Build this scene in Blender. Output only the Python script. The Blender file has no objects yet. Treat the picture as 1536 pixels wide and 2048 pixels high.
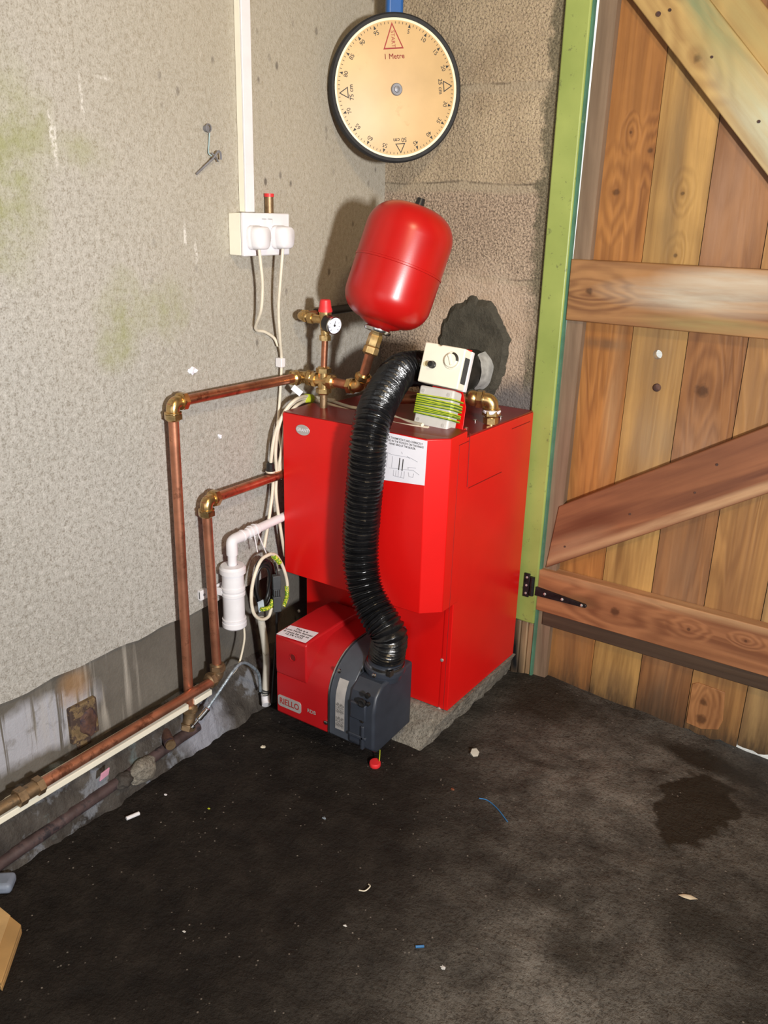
import bpy, bmesh, math, random
from mathutils import Vector, Matrix, Quaternion
from mathutils import noise as mnoise

random.seed(7)
sc = bpy.context.scene
COL = sc.collection
PI = math.pi

# ---------------------------------------------------------------- camera
FPX = 1714.83                                # focal length in pixels of a 1536 x 2048 frame
CAM = Vector((1.3545, -1.9812, 1.23))
YAW, PIT, ROL = math.radians(33.849), math.radians(19.295), math.radians(1.598)
fw = Vector((-math.sin(YAW)*math.cos(PIT), math.cos(YAW)*math.cos(PIT), -math.sin(PIT)))
_r = fw.cross(Vector((0, 0, 1))).normalized()
_u = _r.cross(fw)
rt = math.cos(ROL)*_r + math.sin(ROL)*_u
up = -math.sin(ROL)*_r + math.cos(ROL)*_u
cam = bpy.data.objects.new('camera', bpy.data.cameras.new('camera'))
cam.matrix_world = Matrix(((rt.x, up.x, -fw.x, CAM.x), (rt.y, up.y, -fw.y, CAM.y), (rt.z, up.z, -fw.z, CAM.z), (0, 0, 0, 1)))
cam.data.sensor_fit = 'VERTICAL'
cam.data.sensor_height = 36.0
cam.data.lens = FPX*36.0/2048.0
cam.data.clip_start = 0.02
COL.objects.link(cam)
sc.camera = cam

# ---------------------------------------------------------------- world, lights, exposure
sc.view_settings.view_transform = 'Standard'
sc.view_settings.look = 'None'
sc.view_settings.gamma = 1.0
sc.view_settings.use_curve_mapping = False
sc.view_settings.exposure = -0.22
w = bpy.data.worlds.new('daylight')
sc.world = w
w.use_nodes = True
w.node_tree.nodes['Background'].inputs[0].default_value = (1.0, 0.99, 0.95, 1)
w.node_tree.nodes['Background'].inputs[1].default_value = 1.3

def area(name, loc, target, sx, sy, power, color):
    l = bpy.data.lights.new(name, 'AREA')
    l.shape = 'RECTANGLE'; l.size = sx; l.size_y = sy
    l.energy = power; l.color = color
    o = bpy.data.objects.new(name, l)
    o.location = loc
    o.rotation_euler = (Vector(target)-Vector(loc)).to_track_quat('-Z', 'Y').to_euler()
    COL.objects.link(o)
    return o
area('key_light', (2.32, -2.00, 1.22), (0.15, -0.45, 1.12), 0.13, 0.16, 37, (1.0, 0.985, 0.97)).data.spread = math.radians(112)  # small key light set from the shadow directions; source unseen
area('ceiling_lamp', (1.75, -1.75, 2.30), (0.3, -0.1, 0.9), 0.22, 0.22, 20, (1.0, 0.74, 0.42))
area('doorway_fill', (1.5, -4.3, 1.45), (0.6, 0.0, 1.2), 1.6, 1.3, 6, (0.92, 0.96, 1.0))  # added soft fill just inside the unseen rear doorway

# ---------------------------------------------------------------- helpers
def P(px, py, ax, val):
    """point of the photo's pixel on the world plane  axis ax = val"""
    d = rt*((px-768)/FPX) - up*((py-1024)/FPX) + fw
    t = (val-CAM[ax])/d[ax]
    return CAM + d*t
def PX(px, py, x): return P(px, py, 0, x)
def PY(px, py, y): return P(px, py, 1, y)
def PZ(px, py, z): return P(px, py, 2, z)

def finish(name, bm, mat, angle=35):
    bmesh.ops.remove_doubles(bm, verts=bm.verts, dist=1e-6)
    me = bpy.data.meshes.new(name)
    bm.to_mesh(me); bm.free()
    if mat: me.materials.append(mat)
    if len(me.polygons):
        me.polygons.foreach_set('use_smooth', [True]*len(me.polygons))
        me.set_sharp_from_angle(angle=math.radians(angle))
    return me

def tag(o, label=None, cat=None, group=None, kind=None):
    if label: o['label'] = label
    if cat: o['category'] = cat
    if group: o['group'] = group
    if kind: o['kind'] = kind
    return o

def thing(name, label, cat, loc=(0, 0, 0), group=None, mtx=None):
    o = bpy.data.objects.new(name, None)
    o.empty_display_size = 0.05
    COL.objects.link(o)
    if mtx is not None: o.matrix_basis = mtx
    else: o.location = loc
    return tag(o, label, cat, group)

def wmat(o):
    m = o.matrix_basis.copy()
    while o.parent:
        o = o.parent
        m = o.matrix_basis @ m
    return m

def obj(name, bm, mat, parent=None, local=False, bevel=0, seg=2, angle=35, label=None, keep=False):
    """link the bmesh as one object; verts are in world space unless local"""
    if parent is not None and not local:
        bmesh.ops.transform(bm, matrix=wmat(parent).inverted(), verts=bm.verts)
    off = None
    if parent is None and not keep and len(bm.verts):
        lo = Vector((min(v.co[i] for v in bm.verts) for i in range(3)))
        hi = Vector((max(v.co[i] for v in bm.verts) for i in range(3)))
        off = Vector(((lo.x+hi.x)/2, (lo.y+hi.y)/2, lo.z))
        bmesh.ops.translate(bm, vec=-off, verts=bm.verts)
    o = bpy.data.objects.new(name, finish(name, bm, mat, angle))
    if off is not None: o.location = off
    COL.objects.link(o)
    if parent is not None: o.parent = parent
    if bevel:
        b = o.modifiers.new('bevel', 'BEVEL')
        b.width = bevel; b.segments = seg; b.limit_method = 'ANGLE'; b.angle_limit = math.radians(40)
    if label: o['label'] = label
    return o

def BM(): return bmesh.new()

def box(bm, a, b, mtx=None):
    a, b = Vector(a), Vector(b)
    vs = [bm.verts.new((x, y, z)) for x in (a.x, b.x) for y in (a.y, b.y) for z in (a.z, b.z)]
    for f in ((0, 1, 3, 2), (4, 6, 7, 5), (0, 4, 5, 1), (2, 3, 7, 6), (0, 2, 6, 4), (1, 5, 7, 3)):
        bm.faces.new([vs[i] for i in f])
    if mtx is not None: bmesh.ops.transform(bm, matrix=mtx, verts=vs)
    bmesh.ops.recalc_face_normals(bm, faces=list({f for v in vs for f in v.link_faces}))
    return vs

def prism(bm, pts, ext):
    """closed polygon (3D points) extruded along ext"""
    ext = Vector(ext)
    a = [bm.verts.new(Vector(p)) for p in pts]
    b = [bm.verts.new(Vector(p)+ext) for p in pts]
    n = len(pts)
    fs = [bm.faces.new(a), bm.faces.new(b[::-1])]
    for i in range(n):
        fs.append(bm.faces.new((a[i], b[i], b[(i+1) % n], a[(i+1) % n])))
    bmesh.ops.recalc_face_normals(bm, faces=fs)
    return a+b

def frame_for(d):
    d = d.normalized()
    h = Vector((0, 0, 1)) if abs(d.z) < 0.9 else Vector((1, 0, 0))
    x = h.cross(d).normalized()
    return x, d.cross(x)

def cyl(bm, p0, p1, r0, r1=None, seg=24, caps=True, ph=0.0):
    p0, p1 = Vector(p0), Vector(p1)
    r1 = r0 if r1 is None else r1
    x, y = frame_for(p1-p0)
    A = [bm.verts.new(p0+(x*math.cos(ph+2*PI*i/seg)+y*math.sin(ph+2*PI*i/seg))*r0) for i in range(seg)]
    B = [bm.verts.new(p1+(x*math.cos(ph+2*PI*i/seg)+y*math.sin(ph+2*PI*i/seg))*r1) for i in range(seg)]
    fs = [bm.faces.new((A[i], A[(i+1) % seg], B[(i+1) % seg], B[i])) for i in range(seg)]
    if caps: fs += [bm.faces.new(A[::-1]), bm.faces.new(B)]
    bmesh.ops.recalc_face_normals(bm, faces=fs)
    return A+B

def lathe(bm, prof, p0, d, seg=32, cap=True):
    """profile [(r, h)] turned about the axis through p0 along d"""
    p0 = Vector(p0); d = Vector(d).normalized()
    x, y = frame_for(d)
    rings = []
    for r, h in prof:
        rings.append([bm.verts.new(p0+d*h+(x*math.cos(2*PI*i/seg)+y*math.sin(2*PI*i/seg))*max(r, 1e-5)) for i in range(seg)])
    fs = []
    for a, b in zip(rings, rings[1:]):
        for i in range(seg):
            fs.append(bm.faces.new((a[i], a[(i+1) % seg], b[(i+1) % seg], b[i])))
    if cap:
        fs.append(bm.faces.new(rings[0][::-1])); fs.append(bm.faces.new(rings[-1]))
    bmesh.ops.recalc_face_normals(bm, faces=fs)

def spline(pts, n=8, closed=False):
    pts = [Vector(p) for p in pts]
    out = []
    N = len(pts)
    rng = range(N if closed else N-1)
    for i in rng:
        if closed:
            p0, p1, p2, p3 = pts[(i-1) % N], pts[i], pts[(i+1) % N], pts[(i+2) % N]
        else:
            p0, p1, p2, p3 = pts[max(i-1, 0)], pts[i], pts[i+1], pts[min(i+2, N-1)]
        for k in range(n):
            t = k/n
            out.append(0.5*((2*p1)+(p2-p0)*t+(2*p0-5*p1+4*p2-p3)*t*t+(3*p1-p0-3*p2+p3)*t**3))
    if not closed: out.append(pts[-1])
    return out

def tube(bm, path, r, seg=12, closed=False, caps=True, rfun=None):
    path = [Vector(p) for p in path]
    n = len(path)
    tans = []
    for i in range(n):
        if closed: t = path[(i+1) % n]-path[i-1]
        else: t = path[min(i+1, n-1)]-path[max(i-1, 0)]
        tans.append(t.normalized() if t.length > 1e-9 else Vector((0, 0, 1)))
    x, y = frame_for(tans[0])
    rings = []
    for i in range(n):
        if i:
            q = tans[i-1].rotation_difference(tans[i])
            x = (q @ x).normalized()
            x = (x-tans[i]*x.dot(tans[i])).normalized()
        y = tans[i].cross(x)
        rr = rfun(i) if rfun else r
        rings.append([bm.verts.new(path[i]+(x*math.cos(2*PI*k/seg)+y*math.sin(2*PI*k/seg))*rr) for k in range(seg)])
    fs = []
    prs = list(zip(rings, rings[1:]))
    for a, b in prs:
        for k in range(seg):
            fs.append(bm.faces.new((a[k], a[(k+1) % seg], b[(k+1) % seg], b[k])))
    if closed:
        a, b = rings[-1], rings[0]
        off = min(range(seg), key=lambda o: sum((a[k].co-b[(k+o) % seg].co).length for k in range(seg)))
        for k in range(seg):
            fs.append(bm.faces.new((a[k], a[(k+1) % seg], b[(k+1+off) % seg], b[(k+off) % seg])))
    elif caps:
        fs.append(bm.faces.new(rings[0][::-1])); fs.append(bm.faces.new(rings[-1]))
    bmesh.ops.recalc_face_normals(bm, faces=fs)

def hexnut(bm, p0, p1, r):
    cyl(bm, p0, p1, r, seg=6)

def blobmesh(bm, c, rx, ry, rz, amp=0.25, freq=60, sub=2, seed=0):
    tmp = bmesh.ops.create_icosphere(bm, subdivisions=sub, radius=1.0)
    for v in tmp['verts']:
        n = mnoise.noise(v.co*1.7+Vector((seed*3.1, seed, 0)))
        s = 1+amp*n
        v.co = Vector(c)+Vector((v.co.x*rx*s, v.co.y*ry*s, v.co.z*rz*s))

_glyph = {}
def text(bm, s, size, mtx, align='CENTER', bold=0.0, sx=1.0):
    key = (s, align, bold)
    if key not in _glyph:
        cu = bpy.data.curves.new('lettering', 'FONT')
        cu.body = s; cu.size = 1.0; cu.align_x = align; cu.align_y = 'CENTER'
        cu.resolution_u = 3; cu.offset = bold
        o = bpy.data.objects.new('lettering', cu)
        COL.objects.link(o)
        dg = bpy.context.evaluated_depsgraph_get()
        me = bpy.data.meshes.new_from_object(o.evaluated_get(dg))
        _glyph[key] = ([v.co.copy() for v in me.vertices], [list(p.vertices) for p in me.polygons])
        bpy.data.objects.remove(o); bpy.data.curves.remove(cu); bpy.data.meshes.remove(me)
    vs, fs = _glyph[key]
    nv = [bm.verts.new(mtx @ Vector((v.x*size*sx, v.y*size, 0))) for v in vs]
    for f in fs:
        try: bm.faces.new([nv[i] for i in f])
        except ValueError: pass

def basis(o, x, y):
    """matrix with origin o and axes x (right), y (up)"""
    x = Vector(x).normalized(); z = x.cross(Vector(y)).normalized(); y = z.cross(x)
    o = Vector(o)
    return Matrix(((x.x, y.x, z.x, o.x), (x.y, y.y, z.y, o.y), (x.z, y.z, z.z, o.z), (0, 0, 0, 1)))

# ---------------------------------------------------------------- materials
class N:
    def __init__(s, name):
        s.m = bpy.data.materials.new(name); s.m.use_nodes = True
        s.t = s.m.node_tree; s.b = s.t.nodes['Principled BSDF']
        s.co = s.t.nodes.new('ShaderNodeTexCoord').outputs['Object']
    def L(s, a, b): s.t.links.new(a, b)
    def mapping(s, scale=(1, 1, 1), loc=(0, 0, 0), rot=(0, 0, 0), src=None):
        n = s.t.nodes.new('ShaderNodeMapping')
        n.inputs['Scale'].default_value = scale; n.inputs['Location'].default_value = loc; n.inputs['Rotation'].default_value = rot
        s.L(src or s.co, n.inputs['Vector']); return n.outputs[0]
    def noise(s, scale, detail=4, rough=0.55, src=None, dist=0.0):
        n = s.t.nodes.new('ShaderNodeTexNoise')
        n.inputs['Scale'].default_value = scale; n.inputs['Detail'].default_value = detail
        n.inputs['Roughness'].default_value = rough; n.inputs['Distortion'].default_value = dist
        s.L(src or s.co, n.inputs['Vector']); return n.outputs['Fac']
    def noisecol(s, scale, detail=2, src=None):
        n = s.t.nodes.new('ShaderNodeTexNoise')
        n.inputs['Scale'].default_value = scale; n.inputs['Detail'].default_value = detail
        s.L(src or s.co, n.inputs['Vector']); return n.outputs['Color']
    def voronoi(s, scale, src=None, feature='F1'):
        n = s.t.nodes.new('ShaderNodeTexVoronoi'); n.feature = feature
        n.inputs['Scale'].default_value = scale
        s.L(src or s.co, n.inputs['Vector']); return n.outputs['Distance']
    def ramp(s, fac, stops, interp='LINEAR'):
        n = s.t.nodes.new('ShaderNodeValToRGB'); n.color_ramp.interpolation = interp
        e = n.color_ramp.elements
        while len(e) > 1: e.remove(e[-1])
        for i, (p, c) in enumerate(stops):
            c = (c, c, c, 1) if not hasattr(c, '__len__') else tuple(c)+(1,)*(4-len(c))
            if i == 0: e[0].position = p; e[0].color = c
            else:
                q = e.new(p); q.color = c
        s.L(fac, n.inputs[0]); return n.outputs[0]
    def mix(s, fac, a, b, mode='MIX'):
        n = s.t.nodes.new('ShaderNodeMix'); n.data_type = 'RGBA'; n.blend_type = mode
        for v, i in ((fac, 0), (a, 6), (b, 7)):
            if hasattr(v, 'links'): s.L(v, n.inputs[i])
            else: n.inputs[i].default_value = v if i == 0 else tuple(v)+(1,)*(4-len(v))
        return n.outputs[2]
    def math(s, op, a, b=None, c=None, clamp=False):
        n = s.t.nodes.new('ShaderNodeMath'); n.operation = op; n.use_clamp = clamp
        for i, v in enumerate((a, b, c)):
            if v is None: continue
            if hasattr(v, 'links'): s.L(v, n.inputs[i])
            else: n.inputs[i].default_value = v
        return n.outputs[0]
    def sep(s, src=None):
        n = s.t.nodes.new('ShaderNodeSeparateXYZ'); s.L(src or s.co, n.inputs[0]); return n.outputs
    def blob(s, c, r, edge=0.35, warp=0.03, wscale=9.0, src=None, lo=None):
        """0..1 mask of an irregular ellipsoid about c with radii r"""
        src = src or s.co
        nz = s.noisecol(wscale, 3, src)
        a = s.t.nodes.new('ShaderNodeVectorMath'); a.operation = 'MULTIPLY_ADD'
        s.L(nz, a.inputs[0]); a.inputs[1].default_value = (2*warp,)*3
        b = s.t.nodes.new('ShaderNodeVectorMath'); b.operation = 'SUBTRACT'
        s.L(src, b.inputs[0]); b.inputs[1].default_value = (c[0]+warp, c[1]+warp, c[2]+warp)
        s.L(b.outputs[0], a.inputs[2])
        d = s.t.nodes.new('ShaderNodeVectorMath'); d.operation = 'DIVIDE'
        s.L(a.outputs[0], d.inputs[0]); d.inputs[1].default_value = r
        l = s.t.nodes.new('ShaderNodeVectorMath'); l.operation = 'LENGTH'
        s.L(d.outputs[0], l.inputs[0])
        m = s.t.nodes.new('ShaderNodeMapRange')
        m.inputs['From Min'].default_value = 1-edge; m.inputs['From Max'].default_value = 1+edge
        m.inputs['To Min'].default_value = 1; m.inputs['To Max'].default_value = 0
        s.L(l.outputs['Value'], m.inputs['Value'])
        return m.outputs[0]
    def bump(s, h, strength=0.3, dist=0.01, prev=None):
        n = s.t.nodes.new('ShaderNodeBump')
        n.inputs['Strength'].default_value = strength; n.inputs['Distance'].default_value = dist
        s.L(h, n.inputs['Height'])
        if prev is not None: s.L(prev, n.inputs['Normal'])
        return n.outputs[0]
    def out(s, col=None, rough=None, metal=None, normal=None, **kw):
        def put(nm, v):
            i = s.b.inputs[nm]
            if hasattr(v, 'links'): s.L(v, i)
            elif hasattr(v, '__len__'): i.default_value = tuple(v)+(1,)*(len(i.default_value)-len(v))
            else: i.default_value = v
        if col is not None: put('Base Color', col)
        if rough is not None: put('Roughness', rough)
        if metal is not None: put('Metallic', metal)
        if normal is not None: put('Normal', normal)
        for k, v in kw.items(): put(k, v)
        return s.m

def plain(name, col, rough=0.5, metal=0.0, var=0.12, vs=25, bump=0.0, bs=200, dirt=None, dscale=40, dlo=0.62, **kw):
    n = N(name)
    f = n.noise(vs, 4)
    dark = tuple(c*(1-var*2) for c in col); lite = tuple(min(1, c*(1+var)) for c in col)
    c = n.ramp(f, [(0.3, dark), (0.7, lite)])
    if dirt:
        c = n.mix(n.ramp(n.noise(dscale, 5, 0.7), [(dlo, 0), (dlo+0.1, 1)]), c, dirt)
    nm = n.bump(n.noise(bs, 3), bump, 0.002) if bump else None
    return n.out(c, rough, metal, nm, **kw)

def wood(name, base, dark, axis, fine=1.0, knots=(), marks=(), rough=0.55, gs=1.0, seed=0.0, foot=False):
    """grain along axis (0 x, 2 z); knots [(x, z, r)], marks [(x, z, rx, rz, colour, strength)] in object space"""
    n = N(name)
    sc_ = [34*gs]*3; sc_[axis] = 1.6*gs
    v = n.mapping(scale=tuple(sc_), loc=(seed, seed*1.7, seed*.6))
    sw = [9*gs]*3; sw[axis] = 0.9*gs
    vw = n.mapping(scale=tuple(sw), loc=(seed*.3, seed, seed*.9))
    g1 = n.noise(1.0, 5, 0.6, v, dist=0.3)
    g2 = n.noise(1.0, 3, 0.5, vw, dist=1.2)
    ph = n.math('MULTIPLY', g2, 46.0)
    for (kx, kz, kr) in knots:
        rad_ = [kr*3.2, 1, kr*3.2]; rad_[axis] *= 1.9
        ph = n.math('ADD', ph, n.math('MULTIPLY', n.blob((kx, 0, kz), rad_, 0.95, kr*0.5, 20), 16.0))
    rings = n.math('SINE', ph)
    rings = n.math('MULTIPLY_ADD', rings, 0.5, 0.5)
    f = n.math('ADD', n.math('MULTIPLY', g1, 0.75), n.math('MULTIPLY', rings, 0.20*fine))
    base = tuple(x*0.86 for x in base); dark = tuple(x*0.8 for x in dark)
    mid = tuple((a+b)/2 for a, b in zip(base, dark))
    c = n.ramp(f, [(0.25, dark), (0.42, mid), (0.6, base), (0.85, tuple(min(1, x*1.12) for x in base))])
    # patchy weathering
    c = n.mix(n.ramp(n.noise(3.2, 5, 0.65, n.mapping(loc=(seed, seed, seed))), [(0.45, 0), (0.8, 0.55)]), c, tuple(x*0.62 for x in mid))
    for (kx, kz, kr) in knots:
        m = n.blob((kx, 0, kz), (kr*1.7, 1, kr*1.7), 0.8, kr*0.6, 60)
        c = n.mix(n.math('MULTIPLY', m, 0.5), c, dark)
        m = n.blob((kx, 0, kz), (kr*0.8, 1, kr*0.8), 0.35, kr*0.6, 70)
        c = n.mix(n.math('MULTIPLY', m, 0.8), c, tuple(x*0.4 for x in dark))
    for (mx, mz, rx, rz, colr, st) in marks:
        ws = [30]*3; ws[axis] = 4
        m = n.blob((mx, 0, mz), (rx, 1, rz), 0.55, min(rx, rz)*0.35, 1.0, src=None)
        m2 = n.ramp(n.noise(1.0, 5, 0.6, n.mapping(scale=tuple(ws), loc=(seed+mx, 0, mz))), [(0.3, 0.35), (0.6, 1)])
        c = n.mix(n.math('MULTIPLY', n.math('MULTIPLY', m, m2), st), c, colr)
    if foot:
        z_ = n.sep()[2]
        zz = n.math('ADD', z_, n.math('MULTIPLY_ADD', n.noise(1.0, 4, 0.7, n.mapping(scale=(70, 70, 9))), 0.16, -0.08))
        c = n.mix(n.ramp(zz, [(0.0, 0.9), (0.05, 0.35), (0.11, 0)]), c, (0.055, 0.035, 0.02))
    nm = n.bump(n.math('ADD', g1, n.math('MULTIPLY', rings, 0.3)), 0.35, 0.003)
    return n.out(c, rough, 0.0, nm)

M = {}
M['red'] = plain('red_enamel', (0.66, 0.006, 0.005), 0.33, 0, 0.04, 6, 0.04, 900)
M['red_top'] = plain('red_enamel_shaded', (0.20, 0.010, 0.010), 0.28, 0, 0.10, 10, 0.03, 500)  # copy of the red enamel darkened for shade on top faces
M['red_vessel'] = plain('red_vessel_paint', (0.43, 0.006, 0.005), 0.30, 0, 0.06, 9, 0.02, 300, dirt=(0.36, 0.06, 0.045), dscale=14, dlo=0.66)
M['red_burner'] = plain('red_burner_plastic', (0.42, 0.009, 0.012), 0.30, 0, 0.05, 8, 0.03, 600)
M['red_plastic'] = plain('red_plastic_cap', (0.72, 0.03, 0.035), 0.45, 0, 0.08, 60)
M['seam'] = plain('seam_shadow_line', (0.16, 0.004, 0.004), 0.6)
M['copper'] = plain('copper_pipe', (0.62, 0.26, 0.15), 0.33, 0.92, 0.22, 22, 0.06, 160, dirt=(0.24, 0.085, 0.05), dscale=30, dlo=0.56)
M['copper_dull'] = plain('copper_dull', (0.58, 0.25, 0.15), 0.42, 0.85, 0.18, 18, 0.05, 160, dirt=(0.30, 0.12, 0.07), dscale=22, dlo=0.55)
M['brass'] = plain('brass_fitting', (0.66, 0.45, 0.20), 0.28, 0.95, 0.18, 60, 0.05, 300, dirt=(0.26, 0.16, 0.07), dscale=70, dlo=0.6)
M['brass_dull'] = plain('brass_dull', (0.34, 0.23, 0.13), 0.5, 0.8, 0.2, 60, 0.1, 300, dirt=(0.2, 0.15, 0.1), dscale=60, dlo=0.55)
M['chrome'] = plain('bright_steel', (0.62, 0.62, 0.62), 0.22, 1.0, 0.1, 50)
M['screw'] = plain('zinc_screw', (0.75, 0.73, 0.70), 0.35, 0.7, 0.1, 80)
M['black'] = plain('black_plastic', (0.012, 0.012, 0.013), 0.38, 0, 0.1, 60)
M['black_hose'] = plain('black_hose_skin', (0.008, 0.008, 0.009), 0.22, 0, 0.2, 60, 0.3, 240)
M['rubber'] = plain('black_rubber', (0.016, 0.016, 0.018), 0.7, 0, 0.15, 80, 0.2, 300)
M['dark_grey'] = plain('charcoal_housing', (0.030, 0.036, 0.050), 0.40, 0, 0.08, 30, 0.05, 500)
M['grey_strip'] = plain('slate_housing', (0.055, 0.064, 0.082), 0.42, 0, 0.08, 30, 0.05, 500)
M['silver'] = plain('silver_sticker', (0.50, 0.48, 0.47), 0.4, 0.35, 0.06, 60)
M['ink'] = plain('black_ink', (0.02, 0.018, 0.016), 0.6)
M['red_ink'] = plain('red_ink', (0.36, 0.03, 0.025), 0.6)
M['grey_ink'] = plain('grey_ink', (0.17, 0.17, 0.20), 0.6)
M['paper'] = plain('white_paper', (0.78, 0.78, 0.86), 0.7, 0, 0.03, 12)
M['white'] = plain('white_plastic', (0.78, 0.77, 0.80), 0.42, 0, 0.05, 14, 0, 200, dirt=(0.55, 0.48, 0.36), dscale=60, dlo=0.70)
M['cream'] = plain('cream_plastic', (0.86, 0.83, 0.70), 0.45, 0, 0.04, 10)
M['flex'] = plain('white_flex', (0.74, 0.68, 0.55), 0.5, 0, 0.08, 30, 0, 200, dirt=(0.34, 0.26, 0.15), dscale=45, dlo=0.64)
M['grey_box'] = plain('pale_grey_plastic', (0.58, 0.57, 0.55), 0.45, 0, 0.05, 20)
M['pvc'] = plain('white_pvc', (0.80, 0.80, 0.84), 0.38, 0, 0.05, 20, 0, 200, dirt=(0.5, 0.42, 0.32), dscale=120, dlo=0.70)
M['pvc_dirty'] = plain('dirty_pvc', (0.60, 0.57, 0.50), 0.5, 0, 0.1, 14, 0, 200, dirt=(0.20, 0.16, 0.10), dscale=30, dlo=0.58)
M['conn_grey'] = plain('grey_connector', (0.055, 0.062, 0.068), 0.5, 0, 0.08, 50)
M['blue'] = plain('blue_tube_paint', (0.02, 0.11, 0.36), 0.35, 0, 0.08, 20)
M['dial'] = plain('cream_wheel_face', (0.66, 0.445, 0.215), 0.45, 0, 0.07, 7, 0, 200, dirt=(0.54, 0.33, 0.15), dscale=9, dlo=0.62)
M['dial_rim'] = plain('pale_wheel_rim', (0.93, 0.85, 0.58), 0.4, 0, 0.03, 10)
M['hub'] = plain('grey_hub', (0.22, 0.22, 0.24), 0.45, 0.3, 0.12, 60)
M['rust'] = plain('rusty_iron', (0.11, 0.055, 0.04), 0.8, 0.1, 0.35, 40, 0.5, 160, dirt=(0.045, 0.03, 0.04), dscale=30, dlo=0.5)
M['dark_pipe'] = plain('dark_old_pipe', (0.085, 0.055, 0.055), 0.6, 0.1, 0.3, 25, 0.3, 120, dirt=(0.03, 0.025, 0.03), dscale=24, dlo=0.55)
M['wire_blue'] = plain('blue_wire', (0.03, 0.16, 0.38), 0.5)
M['clear_hose'] = plain('clear_braided_hose', (0.30, 0.36, 0.42), 0.22, 0.35, 0.25, 120, 0.5, 500)
M['card'] = plain('brown_cardboard', (0.46, 0.27, 0.10), 0.8, 0, 0.12, 10, 0.1, 80)
M['flue'] = plain('black_flue', (0.035, 0.032, 0.028), 0.3, 0.4, 0.3, 20, 0.1, 60)
M['sealant'] = plain('grey_sealant', (0.42, 0.42, 0.40), 0.6, 0, 0.2, 40, 0.4, 120)
M['glass'] = plain('gauge_glass', (0.80, 0.82, 0.95), 0.08, 0, 0.02, 20)

# yellow and green earth wire: stripes around the wire
def earth():
    n = N('green_yellow_earth_wire')
    s_ = n.noise(330, 2, 0.5)
    c = n.ramp(s_, [(0.47, (0.10, 0.27, 0.02)), (0.53, (0.66, 0.64, 0.06))])
    return n.out(c, 0.4)
M['earth'] = earth()
M['lime'] = plain('yellow_green_wire', (0.52, 0.60, 0.035), 0.4, 0, 0.15, 60)
M['green_dark'] = plain('green_wire_stripe', (0.06, 0.16, 0.02), 0.45)

# left wall render
def mat_render():
    n = N('grey_render')
    big = n.noise(1.3, 4, 0.6)
    med = n.noise(9, 5, 0.65)
    fin = n.math('ADD', n.math('MULTIPLY', n.noise(95, 5, 0.7), 0.5), n.math('MULTIPLY', n.noise(290, 4, 0.7, n.mapping(loc=(3, 1, 2))), 0.5))
    c = n.ramp(big, [(0.3, (0.36, 0.35, 0.32)), (0.7, (0.50, 0.488, 0.46))])
    c = n.mix(n.ramp(med, [(0.35, 0.0), (0.7, 0.5)]), c, (0.43, 0.42, 0.39))
    c = n.mix(n.ramp(fin, [(0.40, 0.95), (0.50, 0.0)]), c, (0.25, 0.23, 0.195))
    c = n.mix(n.ramp(fin, [(0.52, 0.0), (0.62, 0.8)]), c, (0.60, 0.585, 0.555))
    # tan tint towards the corner and the upper part of the wall
    z = n.sep()
    tan = n.math('MULTIPLY', n.ramp(z[1], [(0.0, 0), (1.0, 1)]), 1.0)
    c = n.mix(n.math('MULTIPLY', n.blob((0, -0.25, 1.75), (1, 0.75, 0.85), 0.5, 0.12, 4), 0.55), c, (0.44, 0.375, 0.26))
    # green algae patches
    for px, py, ry, rz, st in ((245, 640, 0.045, 0.065, 0.65), (335, 610, 0.045, 0.045, 0.55), (225, 700, 0.03, 0.03, 0.5), (12, 330, 0.05, 0.13, 0.7), (60, 250, 0.03, 0.05, 0.45), (150, 305, 0.05, 0.03, 0.45), (0, 430, 0.02, 0.06, 0.5)):
        p = P(px, py, 0, 0.0); cc, rr = tuple(p), (1, ry, rz)
        m = n.blob(cc, rr, 0.7, 0.05, 10)
        c = n.mix(n.math('MULTIPLY', m, n.math('MULTIPLY', n.ramp(n.noise(26, 4), [(0.35, 0.3), (0.65, 1)]), st)), c, (0.27, 0.29, 0.10))
    # white scratches
    for px, py, ry, rz in ((110, 290, .004, .035), (101, 262, .003, .03), (163, 195, .003, .03), (370, 470, 0.004, 0.022), (392, 505, 0.003, 0.02), (205, 155, .012, .003)):
        p = P(px, py, 0, 0.0); cc, rr = tuple(p), (1, ry, rz)
        m = n.blob(cc, rr, 0.5, 0.006, 60)
        c = n.mix(n.math('MULTIPLY', m, n.ramp(n.noise(160, 2), [(0.4, 0), (0.6, 0.8)])), c, (0.78, 0.76, 0.72))
    # black specks, denser towards the corner
    sp = n.ramp(n.voronoi(30, n.mapping(scale=(1, 1, 0.6))), [(0.10, 1), (0.19, 0)])
    sp = n.math('MULTIPLY', sp, n.ramp(n.noise(9, 3), [(0.46, 0), (0.6, 1)]))
    sp = n.math('MULTIPLY', sp, n.blob((0, -0.15, 1.4), (1, 0.60, 0.9), 0.5, 0.1, 4))
    c = n.mix(n.math('MULTIPLY', sp, 0.75), c, (0.07, 0.055, 0.045))
    nm = n.bump(fin, 0.8, 0.005)
    nm = n.bump(med, 0.2, 0.015, nm)
    return n.out(c, 0.9, 0, nm)
M['render'] = mat_render()

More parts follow.
